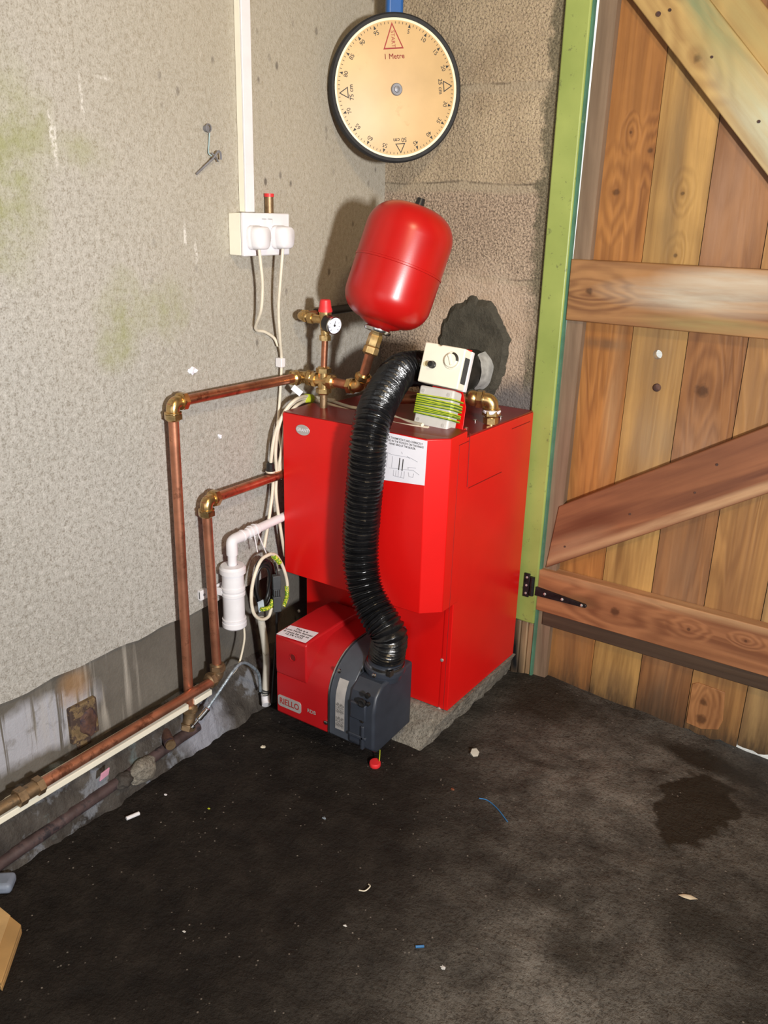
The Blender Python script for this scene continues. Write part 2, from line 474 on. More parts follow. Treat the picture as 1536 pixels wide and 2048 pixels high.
def mat_lower():
    n = N('shaded_lower_wall')
    med = n.noise(8, 5, 0.65); fin = n.noise(150, 4, 0.7)
    c = n.ramp(med, [(0.3, (0.085, 0.077, 0.066)), (0.7, (0.155, 0.143, 0.124))])  # bare wall tone with the shade near the floor painted in
    c = n.mix(n.ramp(fin, [(0.4, 0.4), (0.6, 0)]), c, (0.12, 0.105, 0.085))
    # white paint patch with brown runs
    p = n.blob((-0.014, -1.16, 0.25), (1, 0.155, 0.065), 0.18, 0.03, 14)
    p = n.math('MULTIPLY', p, n.ramp(n.noise(30, 4), [(0.28, 0.2), (0.42, 1)]))
    run = n.noise(1.0, 3, 0.6, n.mapping(scale=(1, 62, 2.5)))
    p = n.math('MULTIPLY', p, n.ramp(run, [(0.40, 0), (0.47, 1)]))
    c = n.mix(n.math('MULTIPLY', p, 0.9), c, (0.40, 0.41, 0.46))
    run2 = n.math('MULTIPLY', n.ramp(n.noise(1.0, 3, 0.6, n.mapping(scale=(1, 38, 2.0), loc=(0, 3, 0))), [(0.52, 0), (0.64, 1)]), n.blob((0, -1.0, 0.26), (1, 0.13, 0.10), 0.4, 0.02, 10))
    c = n.mix(n.math('MULTIPLY', run2, 0.6), c, (0.46, 0.43, 0.38))
    m = n.blob((-0.014, -1.055, 0.30), (1, 0.035, 0.035), 0.5, 0.02, 20)
    c = n.mix(n.math('MULTIPLY', m, 0.6), c, (0.34, 0.19, 0.08))
    nm = n.bump(fin, 0.5, 0.003); nm = n.bump(med, 0.3, 0.015, nm)
    return n.out(c, 0.85, 0, nm)
M['lower'] = mat_lower()

def mat_plinth():
    n = N('old_painted_plinth')
    med = n.noise(11, 5, 0.7); fin = n.noise(110, 4, 0.7)
    c = n.ramp(med, [(0.3, (0.022, 0.018, 0.016)), (0.55, (0.060, 0.052, 0.045)), (0.75, (0.115, 0.105, 0.093))])
    p = n.ramp(n.noise(13, 5, 0.6, n.mapping(loc=(3, 1, 2))), [(0.55, 0), (0.62, 0.8)])
    c = n.mix(p, c, (0.20, 0.215, 0.245))
    p = n.ramp(n.noise(9, 5, 0.6, n.mapping(loc=(7, 5, 2))), [(0.60, 0), (0.68, 0.6)])
    c = n.mix(p, c, (0.14, 0.20, 0.21))
    c = n.mix(n.blob((0.04, -0.76, 0.06), (1, 0.07, 0.05), 0.4, 0.03, 20), c, (0.27, 0.28, 0.33))
    nm = n.bump(fin, 0.6, 0.004); nm = n.bump(med, 0.6, 0.02, nm)
    return n.out(c, 0.8, 0, nm)
M['plinth'] = mat_plinth()

def mat_block():
    n = N('concrete_blockwork')
    z = n.sep()
    med = n.noise(6, 5, 0.65); fin = n.noise(200, 3, 0.75); agg = n.voronoi(150)
    c = n.ramp(med, [(0.3, (0.36, 0.28, 0.185)), (0.7, (0.56, 0.455, 0.31))])
    speckle = n.ramp(fin, [(0.38, 0.8), (0.5, 0.0)])  # dark speckle of the aggregate
    c = n.mix(speckle, c, (0.13, 0.10, 0.075))
    c = n.mix(n.ramp(agg, [(0.18, 0.6), (0.4, 0)]), c, (0.52, 0.40, 0.29))
    # pinkish block face below the second joint
    low = n.math('MULTIPLY', n.ramp(n.math('MULTIPLY', z[2], 0.5), [(0.640, 1), (0.646, 0)]), 0.55)
    c = n.mix(low, c, n.mix(n.ramp(fin, [(0.42, 0), (0.58, 1)]), (0.14, 0.10, 0.08), (0.56, 0.42, 0.33)))
    # mortar joints
    wob = n.math('MULTIPLY_ADD', n.noise(7, 3), 0.03, -0.015)
    for zj, hw in ((1.292, 0.011), (1.512, 0.009), (1.075, 0.007)):
        d = n.math('ABSOLUTE', n.math('SUBTRACT', n.math('ADD', z[2], wob), zj))
        m = n.ramp(n.math('MULTIPLY', d, 20), [(hw*20*0.6, 0.8), (hw*20*1.5, 0)])
        c = n.mix(m, c, (0.40, 0.33, 0.235))
        m = n.ramp(n.math('MULTIPLY', n.math('ABSOLUTE', n.math('SUBTRACT', n.math('ADD', z[2], wob), zj+hw*0.9)), 60), [(0.06, 0.7), (0.2, 0)])
        c = n.mix(n.math('MULTIPLY', m, n.ramp(n.noise(14, 3), [(0.4, 0), (0.6, 1)])), c, (0.08, 0.06, 0.04))
    # dark mortar along the frame
    e = n.math('ADD', z[0], n.math('MULTIPLY_ADD', n.noise(16, 4, 0.7), 0.10, -0.05))
    m = n.ramp(e, [(0.43, 0), (0.445, 1)])
    c = n.mix(n.math('MULTIPLY', m, 0.9), c, n.mix(n.ramp(fin, [(0.4, 0), (0.65, 1)]), (0.09, 0.078, 0.05), (0.22, 0.19, 0.12)))
    # pale halo of old mortar about the flue
    h = n.blob((0.29, 0, 0.95), (0.155, 1, 0.15), 0.22, 0.05, 13)
    c = n.mix(n.math('MULTIPLY', h, 0.8), c, n.mix(n.ramp(med, [(0.4, 0), (0.6, 1)]), (0.50, 0.36, 0.25), (0.60, 0.48, 0.37)))
    # darker grey foot of the wall
    c = n.mix(n.blob((0.40, 0, 0.75), (0.15, 1, 0.07), 0.4, 0.04, 12), c, (0.17, 0.155, 0.15))
    nm = n.bump(fin, 0.8, 0.006); nm = n.bump(agg, 0.4, 0.006, nm); nm = n.bump(med, 0.4, 0.02, nm)
    return n.out(c, 0.92, 0, nm)
M['block'] = mat_block()

def mat_patch():
    n = N('dark_cement')
    med = n.noise(22, 5, 0.7); fin = n.noise(170, 3, 0.7)
    c = n.ramp(med, [(0.3, (0.032, 0.029, 0.020)), (0.7, (0.075, 0.068, 0.05))])
    nm = n.bump(fin, 0.6, 0.003); nm = n.bump(med, 0.7, 0.012, nm)
    return n.out(c, 0.85, 0, nm)
M['cement'] = mat_patch()

def mat_slab():
    n = N('rough_concrete_slab')
    med = n.noise(12, 5, 0.7); fin = n.noise(140, 4, 0.75)
    c = n.ramp(med, [(0.3, (0.16, 0.14, 0.11)), (0.7, (0.34, 0.315, 0.27))])
    c = n.mix(n.ramp(fin, [(0.4, 0.6), (0.52, 0)]), c, (0.09, 0.078, 0.06))
    c = n.mix(n.ramp(n.voronoi(60), [(0.12, 0.5), (0.3, 0)]), c, (0.42, 0.38, 0.31))
    nm = n.bump(fin, 0.9, 0.006); nm = n.bump(med, 0.6, 0.02, nm)
    return n.out(c, 0.9, 0, nm)
M['slab'] = mat_slab()

def mat_floor():
    n = N('oily_dirt_floor')
    big = n.noise(2.6, 5, 0.62); med = n.noise(13, 6, 0.68); fin = n.noise(150, 4, 0.75)
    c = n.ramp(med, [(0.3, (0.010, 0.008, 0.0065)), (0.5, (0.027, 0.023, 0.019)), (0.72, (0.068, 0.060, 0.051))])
    # dusty drier ground with painted light by the door, oil soaked ground with painted shade by the wall and the burner
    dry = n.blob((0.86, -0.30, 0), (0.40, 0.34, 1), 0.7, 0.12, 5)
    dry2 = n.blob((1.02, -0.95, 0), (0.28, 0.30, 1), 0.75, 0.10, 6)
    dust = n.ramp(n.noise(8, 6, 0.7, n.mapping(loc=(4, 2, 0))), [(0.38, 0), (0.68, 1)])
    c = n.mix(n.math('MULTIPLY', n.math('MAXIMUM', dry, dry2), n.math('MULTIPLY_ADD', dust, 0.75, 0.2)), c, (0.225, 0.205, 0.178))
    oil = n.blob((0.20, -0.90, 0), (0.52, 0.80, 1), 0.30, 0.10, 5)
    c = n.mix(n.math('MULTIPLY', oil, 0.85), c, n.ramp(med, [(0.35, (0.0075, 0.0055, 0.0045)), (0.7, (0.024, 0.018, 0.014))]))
    wet = n.blob((1.06, -0.285, 0), (0.080, 0.150, 1), 0.07, 0.075, 14)
    wet = n.math('MAXIMUM', wet, n.blob((1.02, -0.07, 0), (0.12, 0.045, 1), 0.3, 0.05, 10))
    wet = n.math('MAXIMUM', wet, n.math('MULTIPLY', n.blob((0.62, -0.10, 0), (0.12, 0.10, 1), 0.4, 0.06, 12), 0.85))
    c = n.mix(n.math('MULTIPLY', wet, 0.9), c, (0.024, 0.017, 0.010))
    for cc, rr in (((0.93, -0.72, 0), (0.06, 0.03, 1)), ((1.0, -0.80, 0), (0.05, 0.05, 1)), ((0.72, -0.34, 0), (0.06, 0.012, 1)), ((0.97, -1.12, 0), (0.05, 0.07, 1)), ((1.17, -.62, 0), (.06, .05, 1))):
        c = n.mix(n.math('MULTIPLY', n.blob(cc, rr, 0.5, 0.03, 22), 0.6), c, (0.03, 0.026, 0.02))
    sp = n.math('MULTIPLY', n.ramp(n.voronoi(62), [(0.07, 1), (0.13, 0)]), n.ramp(n.noise(22, 2), [(0.50, 0), (0.58, 1)]))
    c = n.mix(n.math('MULTIPLY', sp, 0.75), c, (0.33, 0.29, 0.25))
    ro = n.mix(wet, n.ramp(med, [(0.3, 0.62), (0.7, 0.92)]), (0.62, 0.62, 0.62))
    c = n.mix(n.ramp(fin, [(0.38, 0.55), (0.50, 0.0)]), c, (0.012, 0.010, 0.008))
    nm = n.bump(fin, 0.9, 0.006); nm = n.bump(med, 0.8, 0.02, nm)
    return n.out(c, ro, 0, nm, **{'Specular IOR Level': 0.22})
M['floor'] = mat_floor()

def mat_green():
    n = N('green_frame_paint')
    med = n.noise(5, 4); 
    c = n.ramp(med, [(0.3, (0.23, 0.30, 0.075)), (0.7, (0.35, 0.42, 0.115))])
    c = n.mix(n.ramp(n.noise(60, 5, 0.7), [(0.62, 0), (0.68, 0.6)]), c, (0.10, 0.11, 0.05))
    c = n.mix(n.ramp(n.noise(18, 4, 0.7, n.mapping(loc=(2, 2, 2))), [(0.64, 0), (0.74, 0.45)]), c, (0.36, 0.34, 0.24))
    return n.out(c, 0.42, 0, n.bump(n.noise(24, 4), 0.15, 0.006))
M['green'] = mat_green()
M['teal'] = plain('teal_frame_edge', (0.075, 0.20, 0.13), 0.45, 0, 0.15, 16, 0, 200, dirt=(0.24, 0.32, 0.10), dscale=24, dlo=0.62)
M['rotten'] = wood('rotten_post_wood', (0.30, 0.19, 0.10), (0.035, 0.028, 0.024), 2, 0.6, seed=3.3, marks=((0.484, 0.075, 0.020, 0.075, (0.008, 0.008, 0.009), 1.0), (0.512, 0.12, 0.02, 0.08, (0.40, 0.27, 0.15), 0.7)))
M['outside'] = plain('pale_outdoor_ground', (0.75, 0.75, 0.72), 0.9)
M['ceiling'] = plain('dusty_boards', (0.30, 0.26, 0.20), 0.9)

# ================================================================ SETTING
GF = 0.012                                    # general level of the floor in the corner
def floor_z(x, y):
    h = GF + 0.006*mnoise.noise(Vector((x*5, y*5, 0.3))) + 0.0025*mnoise.noise(Vector((x*22, y*22, 1.3)))
    t = max(0, min(1, (x-0.85)/0.25))*max(0, min(1, (y+0.25)/0.2))
    h -= 0.027*t                              # worn hollow under the door
    d = math.hypot(x-0.56, y+0.02)
    h += 0.018*math.exp(-(d/0.09)**2)         # dirt heaped at the foot of the post
    h += 0.010*math.exp(-((x-0.04)/0.06)**2)  # dirt banked along the plinth
    return h
def smooth_floor(x, y): return floor_z(x, y)

def grid(bm, x0, x1, y0, y1, nx, ny, zf):
    g = [[bm.verts.new((x0+(x1-x0)*i/nx, y0+(y1-y0)*j/ny, zf(x0+(x1-x0)*i/nx, y0+(y1-y0)*j/ny))) for j in range(ny+1)] for i in range(nx+1)]
    for i in range(nx):
        for j in range(ny):
            bm.faces.new((g[i][j], g[i+1][j], g[i+1][j+1], g[i][j+1]))
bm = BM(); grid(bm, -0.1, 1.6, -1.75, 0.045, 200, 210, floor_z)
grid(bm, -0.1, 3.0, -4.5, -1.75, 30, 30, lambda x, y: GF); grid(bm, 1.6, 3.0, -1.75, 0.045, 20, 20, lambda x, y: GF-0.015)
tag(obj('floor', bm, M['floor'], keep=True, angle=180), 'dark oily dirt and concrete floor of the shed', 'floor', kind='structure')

# left wall: coat of render above, bare wall darkened for shade below
bm = BM()
NYL = 150
ys = [-4.5+(4.5)*i/NYL for i in range(NYL+1)]
def ledge_z(y): return 0.347+0.007*mnoise.noise(Vector((y*14, 0, 0)))+0.006*mnoise.noise(Vector((y*3, 5, 0)))-0.02*max(0, -y-1.0)*0
B = [bm.verts.new((0, y, ledge_z(y))) for y in ys]
T = [bm.verts.new((0, y, 2.4)) for y in ys]
K = [bm.verts.new((-0.05, y, ledge_z(y)+0.004)) for y in ys]
for i in range(NYL):
    bm.faces.new((B[i], B[i+1], T[i+1], T[i])); bm.faces.new((K[i], K[i+1], B[i+1], B[i]))
tag(obj('wall_left', bm, M['render'], keep=True), 'rough grey rendered side wall', 'wall', kind='structure')
bm = BM(); box(bm, (-0.14, -4.5, -0.05), (-0.013, 0.0, 2.4))
tag(obj('wall_left_base', bm, M['lower'], keep=True), 'bare lower part of the side wall, painted darker for shade', 'wall', kind='structure')

# plinth along the foot of the left wall
bm = BM()
prof = [(-0.02, 0.155), (0.004, 0.150), (0.018, 0.128), (0.034, 0.098), (0.043, 0.050), (0.055, 0.010), (0.065, -0.03)]
n_ = 240; rows = []
for i in range(n_+1):
    y = -1.85+(1.85-0.30)*i/n_
    row = []
    for k, (x, z) in enumerate(prof):
        s = 0.007*mnoise.noise(Vector((y*16, k*0.9, 2.0)))+0.006*mnoise.noise(Vector((y*45, k*1.7, 5.0)))
        drop = -0.035 if y > -0.72 else 0
        row.append(bm.verts.new((x+s*(1 if k else 0), y, z+s*0.8+(drop if 0 < k < 4 else 0))))
    rows.append(row)
for a, b in zip(rows, rows[1:]):
    for k in range(len(prof)-1): bm.faces.new((a[k], a[k+1], b[k+1], b[k]))
tag(obj('baseboard_left', bm, M['plinth'], keep=True, angle=50), 'crumbling painted concrete plinth along the side wall', 'plinth', kind='structure')

# back wall beside the door
bm = BM(); box(bm, (-0.14, 0.0, -0.05), (0.470, 0.14, 2.4))
wb = tag(obj('wall_back', bm, M['block'], keep=True), 'concrete block end wall in the corner', 'wall', kind='structure')
bm = BM()
nb = 110
ring0, ring1 = [], []
for i in range(nb):
    a = 2*PI*i/nb
    rr = 1.02+0.12*mnoise.noise(Vector((math.cos(a)*2, math.sin(a)*2, 4)))+0.07*mnoise.noise(Vector((math.cos(a)*6, math.sin(a)*6, 4)))+0.04*mnoise.noise(Vector((math.cos(a)*17, math.sin(a)*17, 4)))
    cx, cz = 0.288, 0.902
    rx, rz = 0.104*rr, (0.132 if math.sin(a) > 0 else 0.15)*rr
    ring0.append(bm.verts.new((cx+rx*math.cos(a), 0.002, cz+rz*math.sin(a))))
    ring1.append(bm.verts.new((cx+rx*0.86*math.cos(a), -0.012-0.004*mnoise.noise(Vector((a*3, 0, 0))), cz+rz*0.86*math.sin(a))))
for i in range(nb): bm.faces.new((ring0[i], ring0[(i+1) % nb], ring1[(i+1) % nb], ring1[i]))
bm.faces.new(ring1)
obj('mortar_patch', bm, M['cement'], wb, label='dark fresh cement packed round the flue')
# wall over and beyond the door, other walls, ceiling
bm = BM(); box(bm, (0.47, 0.0, 2.12), (3.0, 0.14, 2.4)); box(bm, (1.92, 0, -0.05), (3.0, 0.14, 2.12))
tag(obj('wall_back_lintel', bm, M['block'], keep=True), 'block wall over and beyond the door', 'wall', kind='structure')
bm = BM(); box(bm, (3.0, -4.5, -0.05), (3.12, 0.14, 2.4))
tag(obj('wall_right', bm, M['render'], keep=True), 'rendered wall opposite', 'wall', kind='structure')
bm = BM(); box(bm, (-0.14, -4.62, -0.05), (0.5, -4.5, 2.4)); box(bm, (2.8, -4.62, -0.05), (3.12, -4.5, 2.4)); box(bm, (0.5, -4.62, 2.2), (2.8, -4.5, 2.4))
tag(obj('wall_front', bm, M['block'], keep=True), 'block wall with the open doorway', 'wall', kind='structure')
bm = BM(); box(bm, (-0.14, -4.62, 2.4), (3.12, 0.14, 2.48))
tag(obj('ceiling', bm, M['ceiling'], keep=True), 'boarded ceiling', 'ceiling', kind='structure')
bm = BM(); box(bm, (0.62, 0.046, -0.12), (3.0, 0.2, -0.014)); box(bm, (-3, 0.2, -0.12), (6, 7, -0.014))
tag(obj('ground_outside', bm, M['outside'], keep=True), 'pale ground outside the door', 'ground', kind='structure')

# green door post
bm = BM(); box(bm, (0.470, -0.012, 0.186), (0.531, 0.014, 2.12))
post = tag(obj('trim_1', bm, M['green'], keep=True, bevel=0.004), 'lime green painted door post', 'door post', kind='structure')
bm = BM(); box(bm, (0.5305, -0.006, 0.02), (0.5362, 0.006, 2.12)); obj('edge_strip', bm, M['teal'], post)
bm = BM()
for i, (x0, x1, zt) in enumerate(((0.470, 0.492, 0.184), (0.492, 0.512, 0.187), (0.512, 0.531, 0.184))):
    box(bm, (x0, -0.006+0.002*i, -0.02), (x1, 0.014, zt))
obj('rotten_foot', bm, M['rotten'], post, bevel=0.004, label='bare rotten brown foot of the green post')

# ---------------------------------------------------------------- timber door
door = thing('door_1', 'closed ledged and braced door of mixed brown and yellow planks', 'door', (0.545, 0.03, 0.0))
door['kind'] = 'structure'
dl = door.location
def plank(name, x0, x1, y0, y1, z0, z1, mat, jit=0.006, nx=10, seed=0, lean=0.0, hole=None):
    bm = BM()
    A = []
    for i in range(nx+1):
        x = x0+(x1-x0)*i/nx
        zb = z0+jit*1.6*mnoise.noise(Vector((x*34, seed, 0)))+jit*mnoise.noise(Vector((x*110, seed, 3)))
        A.append([bm.verts.new((x+lean, y0, z1)), bm.verts.new((x, y0, zb)), bm.verts.new((x, y1, zb+0.004)), bm.verts.new((x+lean, y1, z1))])
    for a, b in zip(A, A[1:]):
        for k in range(4): bm.faces.new((a[k], a[(k+1) % 4], b[(k+1) % 4], b[k]))
    bm.faces.new(A[0]); bm.faces.new(A[-1][::-1])
    bmesh.ops.recalc_face_normals(bm, faces=bm.faces)
    if hole:
        me = bpy.data.meshes.new('t'); bm.to_mesh(me); bm.free()
        o1 = bpy.data.objects.new('t1', me); COL.objects.link(o1)
        b2 = BM(); cyl(b2, (hole[0], y0-0.02, hole[1]), (hole[0], y1+0.02, hole[1]), hole[2], seg=24)
        me2 = bpy.data.meshes.new('t2'); b2.to_mesh(me2); b2.free()
        o2 = bpy.data.objects.new('t2', me2); COL.objects.link(o2)
        md = o1.modifiers.new('cut', 'BOOLEAN'); md.object = o2; md.operation = 'DIFFERENCE'; md.solver = 'EXACT'
        dg = bpy.context.evaluated_depsgraph_get()
        me3 = bpy.data.meshes.new_from_object(o1.evaluated_get(dg))
        bm = BM(); bm.from_mesh(me3)
        for o_ in (o1, o2): bpy.data.objects.remove(o_)
        for m_ in (me, me2, me3): bpy.data.meshes.remove(m_)
    return obj(name, bm, mat, door)
def D(x, z): return (x-dl.x, z-dl.z)
GREYW = (0.34, 0.235, 0.155); GREYD = (0.19, 0.125, 0.08)
ORG = (0.47, 0.205, 0.055); ORGD = (0.25, 0.095, 0.025)
YEL = (0.62, 0.37, 0.12); YELD = (0.28, 0.145, 0.045)
BRN = (0.36, 0.165, 0.058); BRND = (0.18, 0.072, 0.026)
k = lambda *a: tuple((x-dl.x, z-dl.z, r) for x, z, r in a)
mk = lambda *a: tuple((x-dl.x, z-dl.z, rx, rz, c, s) for x, z, rx, rz, c, s in a)
M['w0'] = wood('weathered_grey_strip', GREYW, GREYD, 2, 0.3, seed=1.1)
M['w1'] = wood('orange_plank', ORG, ORGD, 2, 0.9, foot=True, seed=2.7, knots=k((0.615, 1.285, 0.010), (0.683, 1.372, 0.007), (0.634, 1.41, 0.004)),
               marks=mk((0.63, 0.945, 0.07, 0.012, (0.13, 0.07, 0.035), 0.75), (0.63, 0.12, 0.06, 0.16, (0.22, 0.12, 0.055), 0.7), (0.665, 0.80, 0.018, 0.16, (0.50, 0.32, 0.16), 0.5)))
M['w2'] = wood('yellow_plank', YEL, YELD, 2, 0.4, foot=True, seed=5.2, knots=k((0.765, 1.285, 0.005), (0.768, 1.155, 0.005)),
               marks=mk((0.735, 1.37, 0.020, 0.13, (0.20, 0.125, 0.055), 0.8), (0.745, 1.2, 0.022, 0.06, (0.22, 0.14, 0.06), 0.5), (0.76, 0.90, 0.06, 0.10, (0.22, 0.14, 0.07), 0.65), (0.77, 0.73, 0.06, 0.08, (0.30, 0.22, 0.13), 0.6), (0.75, 0.05, 0.06, 0.05, (0.20, 0.12, 0.06), 0.5)))
M['w3'] = wood('brown_plank', BRN, BRND, 2, 0.8, foot=True, seed=8.4, knots=k((0.868, 0.865, 0.016),),
               marks=mk((0.87, 1.25, 0.06, 0.15, (0.36, 0.21, 0.13), 0.6), (0.87, 0.72, 0.05, 0.09, (0.38, 0.24, 0.15), 0.5), (0.88, 0.05, 0.05, 0.07, (0.10, 0.06, 0.035), 0.8), (0.88, 0.35, 0.07, 0.2, (0.30, 0.18, 0.10), 0.5)))
M['w4'] = wood('tan_plank', (0.50, 0.265, 0.09), (0.24, 0.11, 0.038), 2, 0.8, foot=True, seed=11.9,
               marks=mk((0.985, 0.85, 0.04, 0.10, (0.27, 0.145, 0.06), 0.6), (1.01, 0.35, 0.03, 0.22, (0.25, 0.12, 0.05), 0.6)))
M['w5'] = wood('straw_plank', (0.58, 0.37, 0.15), (0.30, 0.17, 0.07), 2, 0.5, foot=True, seed=14.3, marks=mk((1.13, 0.10, 0.05, 0.14, (0.20, 0.13, 0.06), 0.6)))
zT = 2.11
plank('edge_strip', 0.5290, 0.5700, 0.007, 0.0295, 0.012, zT, M['w0'], 0.001, lean=0.0152)
plank('plank', 0.566, 0.6905, 0.030, 0.055, 0.010, zT, M['w1'], 0.010, seed=1, lean=0.004)
plank('plank', 0.692, 0.8175, 0.030, 0.055, 0.002, zT, M['w2'], 0.006, seed=2, lean=0.004, hole=(0.757, 0.934, 0.0108))
plank('plank', 0.8195, 0.9465, 0.030, 0.055, 0.000, zT, M['w3'], 0.004, seed=3, lean=0.004)
plank('plank', 0.9485, 1.077, 0.030, 0.055, 0.001, zT, M['w4'], 0.005, seed=4, lean=0.004)
plank('plank', 1.079, 1.205, 0.030, 0.055, 0.005, zT, M['w5'], 0.006, seed=5, lean=0.004)
plank('plank', 1.207, 1.335, 0.030, 0.055, 0.004, zT, M['w3'], 0.004, seed=6, lean=0.004)
plank('plank', 1.337, 1.465, 0.030, 0.055, 0.004, zT, M['w2'], 0.004, seed=7, lean=0.004)
plank('plank', 1.467, 1.60, 0.030, 0.055, 0.004, zT, M['w1'], 0.004, seed=8, lean=0.004)
plank('plank', 1.602, 1.75, 0.030, 0.055, 0.004, zT, M['w4'], 0.004, seed=9, lean=0.004)
plank('plank', 1.752, 1.915, 0.030, 0.055, 0.004, zT, M['w5'], 0.004, seed=10, lean=0.004)
# a replaced piece let in near the foot of the fourth wide plank
M['patchw'] = wood('orange_let_in_patch', (0.50, 0.235, 0.09), (0.27, 0.11, 0.04), 2, 0.9, seed=21, gs=1.5, knots=k((0.985, 0.095, 0.011), (0.985, 0.045, 0.014)))
bm = BM()
pts = [(0.952, 0.0265, 0.135), (0.965, 0.0265, 0.142), (1.03, 0.0265, 0.138), (1.037, 0.0265, 0.06), (1.03, 0.0265, 0.032), (0.99, 0.0265, 0.018), (0.952, 0.0265, 0.022)]
prism(bm, pts, (0, 0.006, 0)); obj('wood_patch', bm, M['patchw'], door, bevel=0.001, label='small orange wooden patch at the foot of the door')
M['rail'] = wood('brown_middle_ledge', (0.40, 0.205, 0.085), (0.21, 0.09, 0.038), 0, 0.8, seed=4.4, gs=0.9, knots=((0.045, 0.0, 0.011),))
M['rail'] = wood('brown_middle_ledge', (0.42, 0.215, 0.085), (0.215, 0.092, 0.038), 0, 1.1, seed=4.4, gs=0.8, knots=((0.052, 0.071, 0.010),),
                 marks=((0.31, 0.075, 0.17, 0.030, (0.50, 0.47, 0.38), 0.85), (0.37, 0.115, 0.12, 0.022, (0.52, 0.46, 0.36), 0.8), (0.33, 0.018, 0.13, 0.014, (0.30, 0.25, 0.10), 0.75)))
bm = BM(); box(bm, (0, 0, 0), (1.377, 0.033, 0.141))
o = obj('ledge', bm, M['rail'], door, local=True, bevel=0.0025); o.location = Vector((0.5365, -0.004, 0.996))-dl
M['rail2'] = wood('reddish_bottom_ledge', (0.46, 0.20, 0.085), (0.235, 0.085, 0.035), 0, 0.9, seed=9.1, gs=0.8, knots=((0.215, 0.058, 0.013), (0.40, 0.065, 0.005), (0.53, 0.075, 0.004)),
                  marks=((0.12, 0.062, 0.045, 0.014, (0.12, 0.055, 0.02), 0.7), (0.3, 0.115, 0.35, 0.012, (0.52, 0.33, 0.17), 0.7)))
bm = BM(); box(bm, (0, 0, 0), (1.382, 0.035, 0.120))
o = obj('ledge', bm, M['rail2'], door, local=True, bevel=0.0025); o.location = Vector((0.530, -0.0065, 0.228))-dl
M['batten'] = wood('dark_brown_batten', (0.105, 0.065, 0.040), (0.055, 0.032, 0.02), 0, 0.4, seed=6.6)
bm = BM(); box(bm, (0, 0, 0), (1.365, 0.027, 0.044))
o = obj('batten', bm, M['batten'], door, local=True, bevel=0.002, label='dark brown batten under the bottom ledge'); o.location = Vector((0.548, 0.003, 0.186))-dl

def brace(name, a, b, width, thick, yc, mat, cut0=0.0, cut1=0.0, label=None):
    """bar from a to b (x, z of the centre line) lying on the planks"""
    a = Vector((a[0], yc, a[1])); b = Vector((b[0], yc, b[1]))
    L_ = (b-a).length
    bm = BM()
    h = width/2
    prism(bm, [(cut0, 0, h), (-cut0, 0, -h), (L_-cut1, 0, -h), (L_+cut1, 0, h)], (0, thick, 0))
    o = obj(name, bm, mat, door, local=True, bevel=0.0025, label=label)
    d = (b-a).normalized()
    o.rotation_euler = (0, -math.atan2(d.z, d.x), 0)
    o.location = a-dl
    return o
M['brace1'] = wood('dark_red_brown_brace', (0.34, 0.135, 0.06), (0.15, 0.05, 0.025), 0, 0.7, seed=12.2, gs=0.8,
                   marks=((0.12, 0.00, 0.075, 0.022, (0.12, 0.035, 0.014), 0.85), (0.4, -0.055, 0.7, 0.010, (0.52, 0.33, 0.18), 0.85), (0.42, 0.03, 0.2, 0.025, (0.20, 0.075, 0.033), 0.5), (0.05, -.03, .09, .02, (.40, .23, .13), .6)))
# lower brace rises to the right from the foot of the hinge side
brace('brace', (0.553, 0.4385), (1.70, 1.146), 0.140, 0.026, 0.003, M['brace1'], cut0=0.055)
M['brace2'] = wood('pale_streaked_brace', (0.62, 0.42, 0.16), (0.36, 0.20, 0.07), 0, 0.8, seed=16.0, gs=0.8, knots=((0.245, -0.025, 0.010), (0.11, 0.02, 0.010)),
                   marks=((0.20, 0.035, 0.13, 0.022, (0.20, 0.25, 0.13), 0.9), (0.48, 0.0, 0.16, 0.045, (0.50, 0.52, 0.38), 0.9), (0.30, 0.012, 0.10, 0.03, (0.36, 0.33, 0.15), 0.6)))
brace('brace', (0.617, 1.739), (1.257, 1.061), 0.106, 0.027, 0.002, M['brace2'], label='pale brace streaked with old green and white paint')
M['brace3'] = wood('split_yellow_brace', (0.58, 0.37, 0.13), (0.33, 0.18, 0.06), 0, 0.8, seed=19.0, gs=0.8, marks=((0.08, 0, 0.2, 0.03, (0.40, 0.36, 0.15), 0.6),))
brace('brace', (0.758, 1.714), (1.38, 1.055), 0.066, 0.024, 0.004, M['brace3'], label='narrow weathered brace lying against the pale one')
# nails, bolt and hinge
bm = BM()
for x, y, r in ((1150, 597, 0.0025), (1212, 606, 0.003), (1335, 595, 0.003), (1317, 28, 0.005), (1340, 20, 0.003), (1518, 243, .003), (1424, 114, .0025)):
    p = PY(x, y, 0.001); cyl(bm, p+Vector((0, -0.002, 0)), p+Vector((0, 0.004, 0)), r, seg=12)
for x, y, r in ((1390, 985, 0.0025), (1260, 1028, 0.0025), (1130, 1093, 0.0025), (1434, 929, .003)):
    p = PY(x, y, 0.003); cyl(bm, p+Vector((0, -0.002, 0)), p+Vector((0, 0.004, 0)), r, seg=12)
obj('nail_heads', bm, M['rust'], door)
p = PY(1314, 775, 0.03)
bm = BM(); lathe(bm, [(0.0095, 0), (0.0095, 0.003), (0.007, 0.0065), (0.002, 0.008)], p+Vector((0, 0.001, 0)), (0, -1, 0), 20); obj('coach_bolt', bm, M['rust'], door)
hinge_m = plain('black_iron_hinge', (0.022, 0.020, 0.022), 0.42, 0.4, 0.3, 60, 0.3, 200)
a = PY(1070, 1182, -0.0135); b_ = PY(1170, 1213, -0.0135)
d = (b_-a).normalized(); u_ = Vector((0, -1, 0)).cross(d)
bm = BM()
L_ = (b_-a).length
prism(bm, [a+u_*0.013, a-u_*0.013, b_-u_*0.005, b_+d*0.004, b_+u_*0.005], (0, 0.006, 0))
